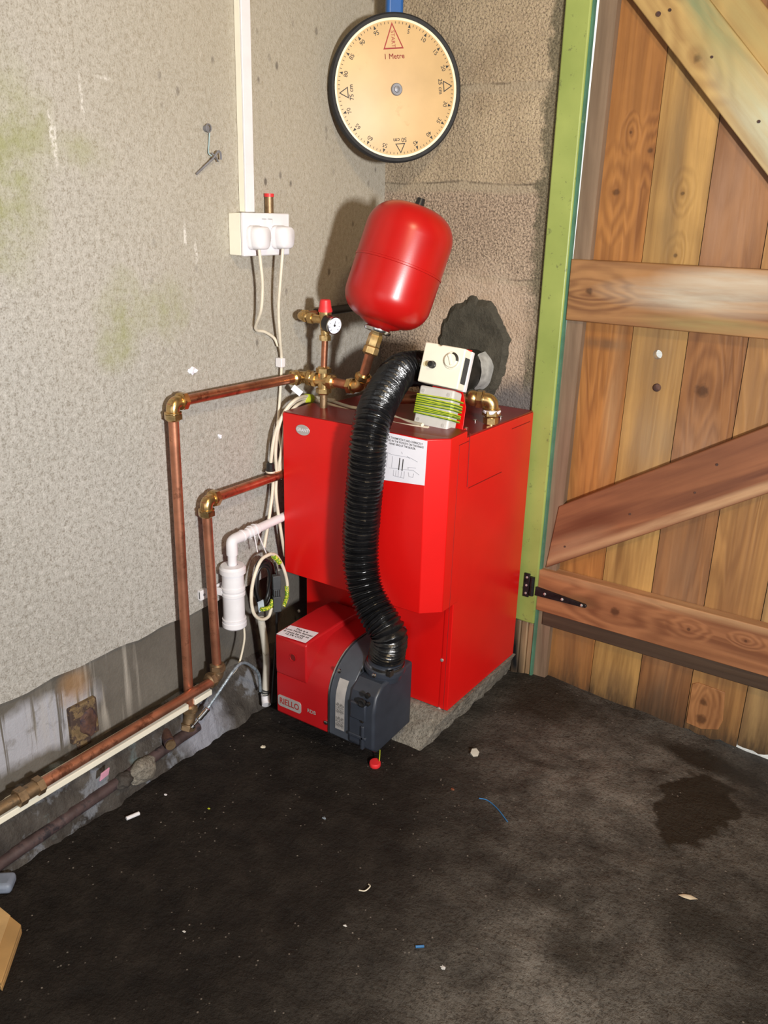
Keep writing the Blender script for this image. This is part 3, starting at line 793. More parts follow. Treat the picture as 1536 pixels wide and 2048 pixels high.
hs = obj('hinge_strap', bm, hinge_m, door, bevel=0.001, label='black tapered hinge strap')
bm = BM()
for f in (0.2, 0.55, 0.93):
    p = a+d*L_*f+Vector((0, -0.0015, 0)); lathe(bm, [(0.0042, 0), (0.0036, 0.002), (0.001, 0.003)], p+Vector((0, 0.002, 0)), (0, -1, 0), 12)
obj('screw', bm, M['screw'], hs)
bm = BM(); box(bm, (0.4935, -0.016, 0.262), (0.510, -0.010, 0.330))
hp = obj('hinge_plate', bm, hinge_m, door, bevel=0.001, label='black hinge plate on the green post')
bm = BM(); cyl(bm, (0.518, -0.015, 0.270), (0.518, -0.015, 0.324), 0.0065, seg=16); obj('hinge_pin', bm, hinge_m, door)
bm = BM()
for z in (0.273, 0.296, 0.319): lathe(bm, [(0.0036, 0), (0.003, 0.002), (0.001, 0.0025)], (0.502, -0.0155, z), (0, -1, 0), 12)
obj('screw', bm, M['screw'], hp)

# ================================================================ SLAB AND BOILER
bm = BM()
nx, ny = 34, 34
def slab_pt(fx, fy, fz):
    yf_ = -0.476+0.070*fz**1.3
    x = 0.03+(0.494-0.034*(1-fz)-0.03)*fx; y = yf_+(-0.025-yf_)*fy; z = -0.005+(0.0945)*fz
    v = Vector((x, y, z))
    edge = 1.0 if fz < 1 else 0.25
    nn = Vector((mnoise.noise(v*38), mnoise.noise(v*38+Vector((7, 0, 0))), mnoise.noise(v*38+Vector((0, 9, 0)))*0.3*(0 if fz == 1 else 1)))
    v = v+nn*0.008*edge
    return v
nz = 8
def face_grid(f, na, nb_):
    g = [[bm.verts.new(f(i/na, j/nb_)) for j in range(nb_+1)] for i in range(na+1)]
    for i in range(na):
        for j in range(nb_): bm.faces.new((g[i][j], g[i+1][j], g[i+1][j+1], g[i][j+1]))
face_grid(lambda a, b: slab_pt(a, b, 1), nx, ny); face_grid(lambda a, b: slab_pt(a, 0, b), nx, nz)
face_grid(lambda a, b: slab_pt(1, a, b), ny, nz); face_grid(lambda a, b: slab_pt(0, a, b), ny, nz)
face_grid(lambda a, b: slab_pt(a, 1, b), nx, nz)
bmesh.ops.remove_doubles(bm, verts=bm.verts, dist=1e-4)
bmesh.ops.recalc_face_normals(bm, faces=bm.faces)
tag(obj('concrete_slab', bm, M['slab'], angle=60), 'rough grey concrete slab under the red boiler', 'slab')

ZB, ZT = 0.0912, 0.773
boiler = thing('boiler', 'tall red steel boiler cabinet standing on a concrete slab in the corner', 'boiler', (0.268, -0.21, ZB))
bm = BM(); box(bm, (0.050, -0.390, ZB), (0.488, -0.032, ZT-0.004)); obj('casing', bm, M['red'], boiler, bevel=0.002)
bm = BM(); box(bm, (0.052, -0.372, ZT-0.004), (0.4865, -0.034, ZT)); obj('top_plate', bm, M['red_top'], boiler, bevel=0.001, label='glossy red top plate, painted darker for shade')
# front cover: chamfered right edge, top sloping to the front
bm = BM()
xl, xc, xr, yf, ys_, yb, zb, zt = 0.055, 0.450, 0.4885, -0.4807, -0.4414, -0.372, 0.376, 0.7805
pl = [(xl, yb), (xl, yf), (xc, yf), (xr, ys_), (xr, yb)]
lo = [bm.verts.new((x, y, zb)) for x, y in pl]
hi = [bm.verts.new((x, y, zt+(0.0 if y < -0.4 else 0.004))) for x, y in pl]
bm.faces.new(hi)
bm.faces.new(lo[::-1])
for i in range(5): bm.faces.new((lo[i], lo[(i+1) % 5], hi[(i+1) % 5], hi[i]))
bmesh.ops.recalc_face_normals(bm, faces=bm.faces)
cover = obj('front_cover', bm, M['red'], boiler, bevel=0.0015, label='bright red folded front cover')
bm = BM()
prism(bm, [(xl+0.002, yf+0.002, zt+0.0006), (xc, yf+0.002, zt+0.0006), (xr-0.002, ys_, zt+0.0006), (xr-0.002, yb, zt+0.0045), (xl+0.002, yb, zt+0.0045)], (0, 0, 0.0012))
obj('cover_top', bm, M['red_top'], cover, label='glossy red upper edge of the cover, painted darker for shade')
# seams of the access panel on the right side
bm = BM()
def side_line(a, b, wd=0.0011):
    A_, B_ = PX(a[0], a[1], 0.4885), PX(b[0], b[1], 0.4885)
    tube(bm, [A_, B_], wd, 6)
for a, b in (((940, 866), (934, 974)), ((937, 976), (1003, 944)), ((1024, 858), (1060, 843)), ((918, 891), (938, 882)), ((919, 892), (886, 1424))):
    side_line(a, b, 0.0008 if a[0] != 919 else 0.0005)
obj('panel_seams', bm, M['seam'], boiler)
for x, y in ((598, 1222), (887, 1218), (884, 1320), (878, 1417)):
    p = PY(x, y, -0.390); p.x = min(p.x, 0.4795)
    bm = BM(); lathe(bm, [(0.0045, 0), (0.0042, 0.002), (0.0015, 0.0035)], p+Vector((0, 0.0005, 0)), (0, -1, 0), 14)
    obj('screw', bm, M['screw'], boiler, label='small bright screw')
# badge
c = PY(606, 860, yf-0.0005)
bm = BM()
prism(bm, [c+Vector((0.0205*math.cos(2*PI*i/40), 0, 0.0125*math.sin(2*PI*i/40))) for i in range(40)], (0, -0.0018, 0))
bd = obj('badge', bm, M['silver'], boiler, bevel=0.0006, label='small oval silver badge')
bm = BM(); text(bm, 'GRANT', 0.0105, basis(c+Vector((0, -0.0021, 0)), (1, 0, 0), (0, 0, 1)), bold=0.01)
obj('lettering', bm, M['paper'], bd)
# notice sheet
q = [PY(x, y, yf-0.0006) for x, y in ((757, 861), (855, 882), (849, 971), (748, 957))]
bm = BM(); prism(bm, q, (0, -0.0006, 0))
ns = obj('notice_sheet', bm, M['paper'], boiler, label='white paper notice with a line drawing')
ex = (q[1]-q[0]).normalized(); ey = Vector((0, 0, 1)); ey = (q[0]-q[3]).normalized()
W_, H_ = (q[1]-q[0]).length, (q[0]-q[3]).length
def nsp(u, v): return q[3]+ex*(u*W_)+ey*(v*H_)+Vector((0, -0.0010, 0))
bm = BM()
for s, v in (('CHECK THERMOSTATS ARE CORRECTLY', 0.915), ('LOCATED IN THE POCKETS ON THE RIGHT', 0.855), ('HAND SIDE OF THE BOILER.', 0.795)):
    text(bm, s, 0.0062, basis(nsp(0.52, v), ex, ey), sx=0.88, bold=0.012)
obj('lettering', bm, M['ink'], ns)
bm = BM()
def ln(a, b, r_=0.0003):
    tube(bm, [nsp(*a), nsp(*b)], r_, 5)
for a, b in (((.15, .62), (.33, .58)), ((.33, .58), (.70, .60)), ((.70, .60), (.86, .55)), ((.30, .30), (.80, .36)), ((.80, .36), (.92, .30)), ((.40, .16), (.40, .28)), ((.62, .16), (.62, .30)), ((.40, .16), (.62, .16)), ((.45, .16), (.45, .28)), ((.5, .16), (.5, .28)), ((.56, .16), (.56, .28)), ((.70, .30), (.72, .22)), ((.72, .22), (.80, .22)), ((.80, .22), (.81, .30)), ((.52, .68), (.54, .64)), ((.64, .62), (.70, .58)), ((.35, .32), (.35, .55)), ((.24, .30), (.24, .6)), ((.68, .40), (.84, .42)), ((.68, .40), (.69, .36))):
    ln(a, b)
obj('line_drawing', bm, M['grey_ink'], ns)
bm = BM()
ln((.50, .30), (.50, .55), 0.0011); ln((.57, .30), (.57, .54), 0.0011)
obj('drawn_pipes', bm, M['ink'], ns)
# ================================================================ OIL BURNER
YB = -0.625
burner = thing('oil_burner', 'red and charcoal oil burner projecting from the foot of the boiler', 'burner', (0.29, -0.52, 0.075))
def arcprof(zt=0.283, r_=0.0, yfr=YB, back=-0.40, zb=0.075, rad=0.105):
    """(y, z) outline with a large rounded upper front edge"""
    pts = [(back, zb), (yfr+0.01, zb), (yfr, zb+0.01)]
    cy, cz = yfr+rad*1.15, zt-rad
    for i in range(13):
        a = PI-(PI/2)*i/12
        pts.append((cy+rad*1.15*math.cos(a), cz+rad*math.sin(a)))
    pts.append((back, zt+0.006))
    return pts
def yz_prism(bm, prof, x0, x1): prism(bm, [(x0, y, z) for y, z in prof], (x1-x0, 0, 0))
bm = BM(); yz_prism(bm, arcprof(), 0.150, 0.306)
rc = obj('cover', bm, M['red_burner'], burner, bevel=0.002, label='glossy red burner cover')
bm = BM()
yz_prism(bm, [(-0.41, 0.19), (YB-0.0005, 0.19), (YB-0.003, 0.205), (YB-0.003, 0.289), (YB+0.006, 0.295), (-0.47, 0.300), (-0.41, 0.296)], 0.150, 0.243)
obj('control_hood', bm, M['red_burner'], rc, bevel=0.004, seg=3)
bm = BM()
p = PY(586, 1315, YB-0.0032); cyl(bm, p, p+Vector((0, 0.001, 0)), 0.0085, seg=24); obj('reset_hole', bm, M['seam'], rc)
bm = BM(); lathe(bm, [(0.0085, 0), (0.0098, 0.0012), (0.0088, 0.0016), (0.0082, 0)], p+Vector((0, -0.0002, 0)), (0, -1, 0), 28, cap=False); obj('hole_rim', bm, M['red_burner'], rc)
bm = BM(); yz_prism(bm, arcprof(0.286, yfr=YB-0.002, rad=0.108), 0.306, 0.3085)
obj('gasket_edge', bm, M['chrome'], burner, label='thin bright edge between red cover and charcoal housing')
bm = BM(); yz_prism(bm, arcprof(0.281, yfr=YB+0.001), 0.3085, 0.368)
gs = obj('fan_housing', bm, M['grey_strip'], burner, bevel=0.002)
bm = BM()
X0, X1 = 0.366, 0.437
yz_prism(bm, [(-0.475, 0.085), (YB+0.012, 0.075), (YB-0.005, 0.090), (YB-0.006, 0.185), (YB+0.004, 0.222), (YB+0.03, 0.243), (-0.475, 0.250)], X0, X1)
db = obj('air_intake_housing', bm, M['dark_grey'], burner, bevel=0.006, seg=3)
bm = BM(); box(bm, (0.374, YB-0.010, 0.158), (0.416, YB, 0.200)); obj('adjuster_pocket', bm, M['dark_grey'], db, bevel=0.003)
bm = BM()
p = PY(725, 1405, YB-0.012); lathe(bm, [(0.010, 0), (0.010, 0.005), (0.007, 0.006), (0.003, 0.004)], p, (0, -1, 0), 24)
p = PY(737, 1390, YB-0.012); lathe(bm, [(0.006, 0), (0.006, 0.007), (0.002, 0.008)], p, (0, -1, 0), 20)
p = PY(738, 1407, YB-0.012); lathe(bm, [(0.0045, 0), (0.0045, 0.006), (0.002, 0.007)], p, (0, -1, 0), 20)
obj('air_adjuster', bm, M['black'], db)
bm = BM(); p = PY(725, 1441, YB-0.006); lathe(bm, [(0.006, 0), (0.006, 0.003), (0.002, 0.004)], p, (0, -1, 0), 6); obj('bolt', bm, M['chrome'], db)
bm = BM(); box(bm, (0.370, YB-0.010, 0.110), (0.418, YB, 0.118)); box(bm, (0.404, YB-0.010, 0.085), (0.412, YB, 0.145)); obj('moulded_rib', bm, M['dark_grey'], db, bevel=0.002)
# mounting tube to the boiler front
bm = BM(); cyl(bm, (0.29, -0.475, 0.18), (0.29, -0.388, 0.18), 0.065, seg=32); obj('mounting_flange', bm, M['dark_grey'], burner)
for x, y, yy in ((652, 1445, YB-0.001), (679, 1342, YB-0.001), (748, 1351, YB-0.006)):
    p = PY(x, y, yy); bm = BM(); lathe(bm, [(0.0052, 0), (0.005, 0.003), (0.002, 0.0045)], p+Vector((0, 0.001, 0)), (0, -1, 0), 16)
    obj('screw', bm, M['chrome'], burner, label='bright screw head')
# logo plate and lettering
q0, q1 = PY(556, 1388, YB-0.001), PY(602, 1428, YB-0.001)
cx, cz = (q0.x+q1.x)/2, (q0.z+q1.z)/2
ww, hh = q1.x-q0.x, 0.030
bm = BM()
rr = 0.007; pts = []
for sx_, sz_, a0 in ((1, 1, 0), (-1, 1, PI/2), (-1, -1, PI), (1, -1, 3*PI/2)):
    for i in range(5):
        a = a0+(PI/2)*i/4
        pts.append((cx+sx_*(ww/2-rr)+rr*math.cos(a), YB+0.0002, cz+sz_*(hh/2-rr)+rr*math.sin(a)))
prism(bm, pts, (0, -0.0016, 0))
lg = obj('logo_plate', bm, M['silver'], rc, label='silver maker plate with red letters')
bm = BM(); text(bm, 'RIELLO', 0.0225, basis((cx, YB-0.0019, cz), (1, 0, 0), (0, 0, 1)), bold=0.02, sx=0.86); obj('lettering', bm, M['red_ink'], lg)
p = PY(623, 1424, YB-0.0008)
bm = BM(); text(bm, 'RDB', 0.0135, basis(p, (1, 0, 0), (0, 0, 1)), bold=0.015); obj('model_lettering', bm, M['silver'], rc)
# white sticker on the hood
q = [PZ(x, y, 0.2985) for x, y in ((581, 1251), (553, 1268), (611, 1286), (637, 1266))]
bm = BM(); prism(bm, q, (0, 0, 0.0008))
st = obj('sticker', bm, M['paper'], rc, label='white sticker with black print on the red cover')
ex = (q[2]-q[1]).normalized(); ey = (q[0]-q[1]).normalized()
ctr = (q[0]+q[1]+q[2]+q[3])/4+Vector((0, 0, 0.0012))
bm = BM()
for s, v in (('This is a', 0.0165), ('Low NOx burner', 0.006), ('it must be set to', -0.0045), ('12.5% CO2', -0.015)):
    text(bm, s, 0.0105, basis(ctr+ey*v, ex, ey), bold=0.02)
obj('lettering', bm, M['ink'], st)
# rating label following the housing
prof = arcprof(0.281, yfr=YB+0.001)
path = [(y-0.0006, z) for y, z in prof[2:10] if z > 0.10]
path = [(YB+0.0003, 0.105), (YB+0.0003, 0.176)]+[(cy_, cz_) for cy_, cz_ in [(y-0.0006, z+0.0004) for y, z in prof[3:8]]]
bm = BM()
Lr = [[bm.verts.new((x, y, z)) for y, z in path] for x in (0.326, 0.352)]
for i in range(len(path)-1): bm.faces.new((Lr[0][i], Lr[1][i], Lr[1][i+1], Lr[0][i+1]))
rl = obj('rating_label', bm, M['silver'], gs, label='silver rating label')
bm = BM()
for i in range(7):
    for j in range(2):
        text(bm, ('II 230V ~ 50Hz 0.9A', 'kW 15 - 21  kg/h', 'TYPE 891 T1  IP X0D')[(i+j) % 3], 0.0042, basis((0.3295+0.0032*i, YB-0.0004, 0.125+0.036*j), (0, 0, 1), (-1, 0, 0)), sx=0.75)
obj('lettering', bm, M['ink'], rl)
# hose collar
HC = Vector((0.408, -0.548, 0.262)); hd = Vector((0.10, -0.03, 0.99)).normalized()
bm = BM(); lathe(bm, [(0.040, -0.025), (0.042, -0.010), (0.047, -0.006), (0.047, 0.004), (0.041, 0.006), (0.041, 0.02)], HC, hd, 40)
obj('intake_collar', bm, M['dark_grey'], burner)
# ================================================================ FLEXIBLE AIR HOSE
hp_ = [HC+hd*0.004, HC+hd*0.035+Vector((0.002, 0, 0)), PY(777, 1266, -0.558), PY(752, 1225, -0.552), PY(733, 1185, -0.545), PY(723, 1140, -0.538), PY(721, 1080, -0.530), PY(727, 1000, -0.528), PY(733, 930, -0.528), PY(738, 875, -0.524), PY(751, 825, -0.490), PY(771, 783, -0.420), PY(798, 745, -0.340), PY(832, 737, -0.285), Vector((0.302, -0.215, 0.872)), Vector((0.300, -0.17, 0.862))]
dense = spline(hp_, 60)
# resample evenly
def resample(pts, step):
    out = [pts[0].copy()]; acc = 0.0
    for a, b in zip(pts, pts[1:]):
        d = (b-a).length
        while acc+d >= step and d > 1e-9:
            t = (step-acc)/d
            a = a+(b-a)*t; out.append(a.copy()); d = (b-a).length; acc = 0.0
        acc += d
    return out
path = resample(dense, 0.0012)
npt = len(path)
def hr(i):
    s = i*0.0012
    ph = s/0.0090
    tri = abs((ph % 1.0)*2-1)
    rr = 0.0350+0.0070*(1-tri)**0.9
    if s < 0.012: rr = 0.0400
    return rr
random.seed(3)
bm = BM(); tube(bm, path, 0.04, 36, rfun=hr)
for v in bm.verts:
    v.co += Vector((mnoise.noise(v.co*70), mnoise.noise(v.co*70+Vector((5, 0, 0))), mnoise.noise(v.co*70+Vector((0, 5, 0)))))*0.0012
hose = tag(obj('flexible_hose', bm, M['black_hose'], angle=50), 'black corrugated flexible air hose running up the front of the red boiler', 'hose')
bm = BM(); lathe(bm, [(0.0425, -0.004), (0.0435, -0.004), (0.0435, 0.005), (0.0425, 0.005)], HC+hd*0.008, hd, 48); box(bm, HC+hd*0.004+Vector((0.030, -0.040, -0.004)), HC+hd*0.004+Vector((0.040, -0.026, 0.010)))
obj('hose_clip', bm, M['chrome'], hose, label='steel band clip at the lower end of the hose')

# flue pipe through the wall
bm = BM(); lathe(bm, [(0.046, 0), (0.046, 0.05), (0.052, 0.055), (0.052, 0.07), (0.050, 0.075), (0.050, 0.24)], (0.300, -0.215, 0.853), (0, 1, 0), 40)
flue = tag(obj('flue_pipe', bm, M['flue']), 'dark flue pipe entering the cement patch behind the control box', 'pipe')
bm = BM()
rows = []
for i in range(25):
    a = math.radians(-62+118*i/24)
    wd_ = 0.3+0.7*math.sin(PI*i/24)
    rows.append([bm.verts.new((0.300+r__*math.cos(a), y__, 0.853+r__*math.sin(a))) for r__, y__ in ((0.0508, -0.038-0.026*wd_), (0.0545, -0.036-0.018*wd_), (0.0565, -0.020), (0.060, -0.006))])
for a, b in zip(rows, rows[1:]):
    for k_ in range(3): bm.faces.new((a[k_], a[k_+1], b[k_+1], b[k_]))
for v in bm.verts:
    v.co += Vector((mnoise.noise(v.co*40), 0.4*mnoise.noise(v.co*55), mnoise.noise(v.co*40+Vector((4, 0, 0)))))*0.004
obj('sealant_bead', bm, M['sealant'], flue, label='smeared grey sealant round the flue')

# ================================================================ MEASURING WHEEL
TH = math.radians(50)
wu = Vector((math.cos(TH), math.sin(TH), 0))
WC = Vector((0.1168, -0.1365, 1.5000))
wm = basis(WC, wu, (0, 0, 1))
wheel = thing('measuring_wheel', 'cream trundle measuring wheel with black tyre hung in the corner', 'measuring wheel', mtx=wm)
RW = 0.157
bm = BM(); lathe(bm, [(0.02, -0.009), (RW-0.010, -0.009), (RW-0.008, -0.006), (RW-0.008, 0.006), (RW-0.010, 0.0068), (0.02, 0.0068)], (0, 0, 0), (0, 0, 1), 120); obj('wheel_disc', bm, M['dial'], wheel, local=True)
bm = BM(); lathe(bm, [(RW-0.0145, 0.0067), (RW-0.014, 0.0075), (RW-0.0085, 0.0075), (RW-0.008, 0.0067)], (0, 0, 0), (0, 0, 1), 120, cap=False); obj('rim_band', bm, M['dial_rim'], wheel, local=True)
bm = BM(); lathe(bm, [(RW-0.009, -0.011), (RW-0.002, -0.0115), (RW+0.002, -0.007), (RW+0.002, 0.007), (RW-0.002, 0.0115), (RW-0.009, 0.011), (RW-0.009, -0.011)], (0, 0, 0), (0, 0, 1), 120, cap=False); obj('tyre', bm, M['rubber'], wheel, local=True, label='black rubber tyre')
bm = BM(); lathe(bm, [(0.0135, 0.006), (0.0135, 0.010), (0.012, 0.0115), (0.007, 0.0115), (0.0065, 0.015), (0.002, 0.016)], (0, 0, 0), (0, 0, 1), 32); obj('hub', bm, M['hub'], wheel, local=True, label='grey hub')
ZP = 0.0072
W0 = math.radians(6.5)                         # the wheel has come to rest a little anticlockwise
def wpos(frac, r):
    a = PI/2+W0-2*PI*frac
    return Vector((r*math.cos(a), r*math.sin(a), ZP)), a
bmk, bmr = BM(), BM()
def tri_fill(bm, frac, r, w_, h_):
    p, a = wpos(frac, r)
    rad = Vector((math.cos(a), math.sin(a), 0)); tn = Vector((-rad.y, rad.x, 0))
    bm.faces.new([bm.verts.new(p+rad*h_), bm.verts.new(p+tn*w_), bm.verts.new(p-tn*w_)])
def tri_open(bm, frac, r, w_, h_, t_):
    p, a = wpos(frac, r)
    rad = Vector((math.cos(a), math.sin(a), 0)); tn = Vector((-rad.y, rad.x, 0))
    o_ = [p+rad*h_, p+tn*w_, p-tn*w_]
    c_ = (o_[0]+o_[1]+o_[2])/3
    i_ = [c_+(v-c_)*(1-t_) for v in o_]
    ov = [bm.verts.new(v) for v in o_]; iv = [bm.verts.new(v) for v in i_]
    for q_ in range(3): bm.faces.new((ov[q_], ov[(q_+1) % 3], iv[(q_+1) % 3], iv[q_]))
for i in range(100):
    if i % 5 == 0: continue
    p, a = wpos(i/100, 0)
    rad = Vector((math.cos(a), math.sin(a), 0)); tn = Vector((-rad.y, rad.x, 0))
    r0, r1 = RW-0.0215, RW-0.0170
    p0, p1 = rad*r0+Vector((0, 0, ZP)), rad*r1+Vector((0, 0, ZP))
    bmk.faces.new([bmk.verts.new(v) for v in (p0-tn*0.0006, p1-tn*0.0006, p1+tn*0.0006, p0+tn*0.0006)])
def radial_text(bm, s, frac, r, size, bold=0.0, sx=1.0):
    p, a = wpos(frac, r)
    rad = Vector((math.cos(a), math.sin(a), 0))
    text(bm, s, size, basis(p, (rad.y, -rad.x, 0), rad), bold=bold, sx=sx)
for i in range(5, 100, 5):
    if i in (25, 50, 75):
        tri_open(bmk, i/100, RW-0.041, 0.0125, 0.0225, 0.27)
        radial_text(bmk, '%d cm' % i, i/100, RW-0.0485, 0.0135, 0.01)
    else:
        tri_fill(bmk, i/100, RW-0.0255, 0.0032, 0.0085)
        radial_text(bmk, str(i), i/100, RW-0.0335, 0.0130, 0.006)
tri_open(bmr, 0.0, RW-0.073, 0.0245, 0.055, 0.17)
p, a = wpos(0.0, RW-0.0525)
rad = Vector((math.cos(a), math.sin(a), 0))
text(bmr, 'START', 0.0125, basis(p, -rad, (rad.y, -rad.x, 0)), sx=0.95)
radial_text(bmr, '1 Metre', 0.0, RW-0.088, 0.0155)
radial_text(bmr, '1 Metre', 0.0005, RW-0.0885, 0.0155)
obj('black_scale', bmk, M['ink'], wheel, local=True, label='black scale marks and numbers')
obj('red_start_mark', bmr, M['red_ink'], wheel, local=True, label='red start triangle and one metre mark')
hp0 = WC-Vector((wm.col[2].x, wm.col[2].y, 0))*0.030
bm = BM()
m_ = basis(hp0, wu, (0, 0, 1))
box(bm, (-0.020, -0.02, -0.012), (0.020, 0.75, 0.012), m_)
hb = obj('handle_tube', bm, M['blue'], wheel, bevel=0.008, seg=4, label='blue painted handle tube')
bm = BM(); cyl(bm, hp0, WC, 0.008, seg=20); obj('axle', bm, M['hub'], wheel)

# ================================================================ EXPANSION VESSEL
eb = PY(757, 655, -0.385); et = PY(838, 412, -0.300)
ed = (et-eb).normalized(); eL = (et-eb).length
vessel = thing('expansion_vessel', 'glossy red expansion vessel leaning to the right above the boiler', 'vessel', eb)
R_ = 0.098
prof = [(0.026, 0.0), (0.034, 0.003), (0.045, 0.008)]
for i in range(1, 13):
    a = (PI/2)*i/12
    prof.append((0.040+(R_-0.040)*math.sin(a), 0.010+0.058*(1-math.cos(a))))
hm = eL*0.5
prof += [(R_, hm-0.003), (R_+0.0015, hm-0.002), (R_+0.0015, hm+0.002), (R_, hm+0.003)]
for i in range(0, 13):
    a = (PI/2)*i/12
    prof.append((0.040+(R_-0.040)*math.cos(a), eL-0.068+0.062*math.sin(a)))
prof += [(0.02, eL-0.003), (0.0, eL-0.002)]
bm = BM(); lathe(bm, prof, eb, ed, 72); obj('tank', bm, M['red_vessel'], vessel, angle=50)
bm = BM(); lathe(bm, [(0.012, -0.012), (0.029, -0.011), (0.031, -0.007), (0.031, -0.004), (0.028, -0.002), (0.020, 0.003)], eb, ed, 48); obj('flange', bm, M['chrome'], vessel, label='bright steel flange')
bm = BM(); cyl(bm, eb+ed*(eL-0.004), eb+ed*(eL+0.016), 0.011, 0.009, 20); obj('valve_cap', bm, M['black'], vessel, label='black valve cap on the top')

# ================================================================ COPPER PIPES
RP = 0.011
def elbow_fit(bm, c, d1, d2, r=RP, arm=0.026):
    """compression elbow about corner c; d1, d2 point outward along the two pipes"""
    c, d1, d2 = Vector(c), Vector(d1).normalized(), Vector(d2).normalized()
    pts = []
    k_ = arm*0.62
    for i in range(9):
        t = i/8
        pts.append((c+d1*k_)*(1-t)**2+c*2*t*(1-t)+(c+d2*k_)*t*t)
    tube(bm, [c+d1*arm]+pts+[c+d2*arm], r*1.28, 20)
    for d in (d1, d2):
        lathe(bm, [(r*1.28, 0.0), (r*1.62, 0.001), (r*1.62, 0.004), (r*1.3, 0.005)], c+d*(arm*0.68), d, 24)
        hexnut(bm, c+d*(arm*0.88), c+d*(arm*0.88+r*0.95), r*1.72)
        lathe(bm, [(r*1.45, 0), (r*1.12, 0.004)], c+d*(arm*0.88+r*0.95), d, 20)
def tee_fit(bm, c, ds, r=RP, arm=0.024):
    c = Vector(c)
    for d in ds:
        d = Vector(d).normalized()
        cyl(bm, c, c+d*arm, r*1.28, seg=20)
        hexnut(bm, c+d*(arm*0.85), c+d*(arm*0.85+r*0.95), r*1.68)
        lathe(bm, [(r*1.4, 0), (r*1.1, 0.004)], c+d*(arm*0.85+r*0.95), d, 20)
    bmesh.ops.create_icosphere(bm, subdivisions=2, radius=r*1.3, matrix=Matrix.Translation(c))

# tall run: up the wall, along to the corner, across to the vessel
XP = 0.036
e1 = PX(345, 806, XP); e1b = Vector((XP, e1.y, 0.112))
zup = e1.z
e2 = PX(604, 752, XP+0.006); e2.z = zup+0.000
tall = thing('copper_pipe_run', 'tall copper pipe with brass elbows up the wall and across to the red vessel', 'pipe', e1b)
bm = BM(); cyl(bm, e1b, e1, RP, seg=24); obj('riser', bm, M['copper_dull'], tall)
bm = BM(); cyl(bm, e1, e2, RP, seg=24); obj('wall_pipe', bm, M['copper'], tall)
bm = BM(); elbow_fit(bm, e1, (0, 0, -1), (e2-e1)); obj('elbow', bm, M['brass'], tall)
bm = BM()
elbow_fit(bm, e1b, (0, 0, 1), (0, -0.4, -0.9), arm=0.022); obj('foot_elbow', bm, M['brass_dull'], tall, label='tarnished brass elbow at the foot of the tall pipe')
tee = Vector((0.108, e2.y, zup-0.001)); e3 = Vector((0.212, e2.y+0.004, zup-0.004))
bm = BM(); elbow_fit(bm, e2, (e1-e2), (1, 0, 0)); obj('elbow', bm, M['brass'], tall)
bm = BM(); cyl(bm, e2, e3, RP, seg=24); obj('cross_pipe', bm, M['copper'], tall)
sp = eb-ed*0.056
bm = BM(); tee_fit(bm, tee, [(-1, 0, 0), (1, 0, 0), (0, 0, 1), (0, 0, -1)], arm=0.022); obj('tee', bm, M['brass'], tall)
bm = BM(); cyl(bm, tee+Vector((0, 0, -0.02)), tee+Vector((0, 0, -0.066)), 0.009, seg=20); obj('drain_stub', bm, M['brass_dull'], tall)
bm = BM(); elbow_fit(bm, e3, (-1, 0, 0), (sp-e3)); obj('elbow', bm, M['brass'], tall)
bm = BM(); cyl(bm, e3, sp, RP, seg=24); obj('vessel_pipe', bm, M['copper'], tall)
bm = BM(); lathe(bm, [(0.0125, -0.004), (0.0175, 0), (0.0175, 0.014), (0.015, 0.016), (0.016, 0.018), (0.016, 0.040), (0.013, 0.048)], sp-ed*0.004, ed, 6); obj('union', bm, M['brass'], tall, label='brass union under the vessel')

# safety valve group
v0 = tee+Vector((0, 0, 0.022)); vb = PY(663, 672, tee.y); vt = PY(666, 622, tee.y)
vb.x = vt.x = tee.x+0.004; 
valve = thing('safety_valve', 'brass safety valve with red cap and pressure gauge on a short copper pipe', 'valve', v0)
bm = BM(); cyl(bm, v0, vb, 0.0076, seg=20); obj('pipe', bm, M['copper'], valve)
bm = BM(); hexnut(bm, vb+Vector((0, 0, -0.012)), vb+Vector((0, 0, 0.0)), 0.0135); lathe(bm, [(0.010, 0), (0.0105, 0.004), (0.0105, 0.011), (0.012, 0.012)], vb, (0, 0, 1), 24); obj('nut', bm, M['brass'], valve)
bc = PY(664, 642, tee.y); bc.x = vb.x
bm = BM(); lathe(bm, [(0.011, -0.020), (0.0125, -0.012), (0.0125, 0.002), (0.0135, 0.006), (0.0145, 0.016), (0.0145, 0.020)], bc, (0, 0, 1), 28)
cyl(bm, bc, bc+Vector((-0.034, -0.004, 0.002)), 0.0098, seg=20)
cyl(bm, bc, bc+Vector((0.018, -0.006, -0.004)), 0.007, seg=16)
obj('body', bm, M['brass'], valve)
bm = BM(); lathe(bm, [(0.0165, 0), (0.0165, 0.004), (0.0145, 0.010), (0.0125, 0.026), (0.010, 0.028)], bc+Vector((0, 0, 0.019)), (0, 0, 1), 12); obj('cap', bm, M['red_plastic'], valve, label='red plastic cap')
gc = bc+Vector((0.014, -0.006, -0.005)); gd = Vector((0.95, -0.25, -0.12)).normalized()
bm = BM(); lathe(bm, [(0.008, -0.002), (0.019, 0), (0.0195, 0.002), (0.0195, 0.024), (0.018, 0.026)], gc-gd*0.004, gd, 36)
gauge = obj('pressure_gauge', bm, M['black'], valve, label='round black pressure gauge with white dial')
bm = BM(); lathe(bm, [(0.0195, 0.0225), (0.0205, 0.0235), (0.0205, 0.0275), (0.0182, 0.0290), (0.0182, 0.0265)], gc-gd*0.004, gd, 36, cap=False); obj('bezel', bm, M['chrome'], gauge)
bm = BM(); cyl(bm, gc+gd*0.0215, gc+gd*0.0228, 0.0183, seg=36); obj('dial_face', bm, M['glass'], gauge)
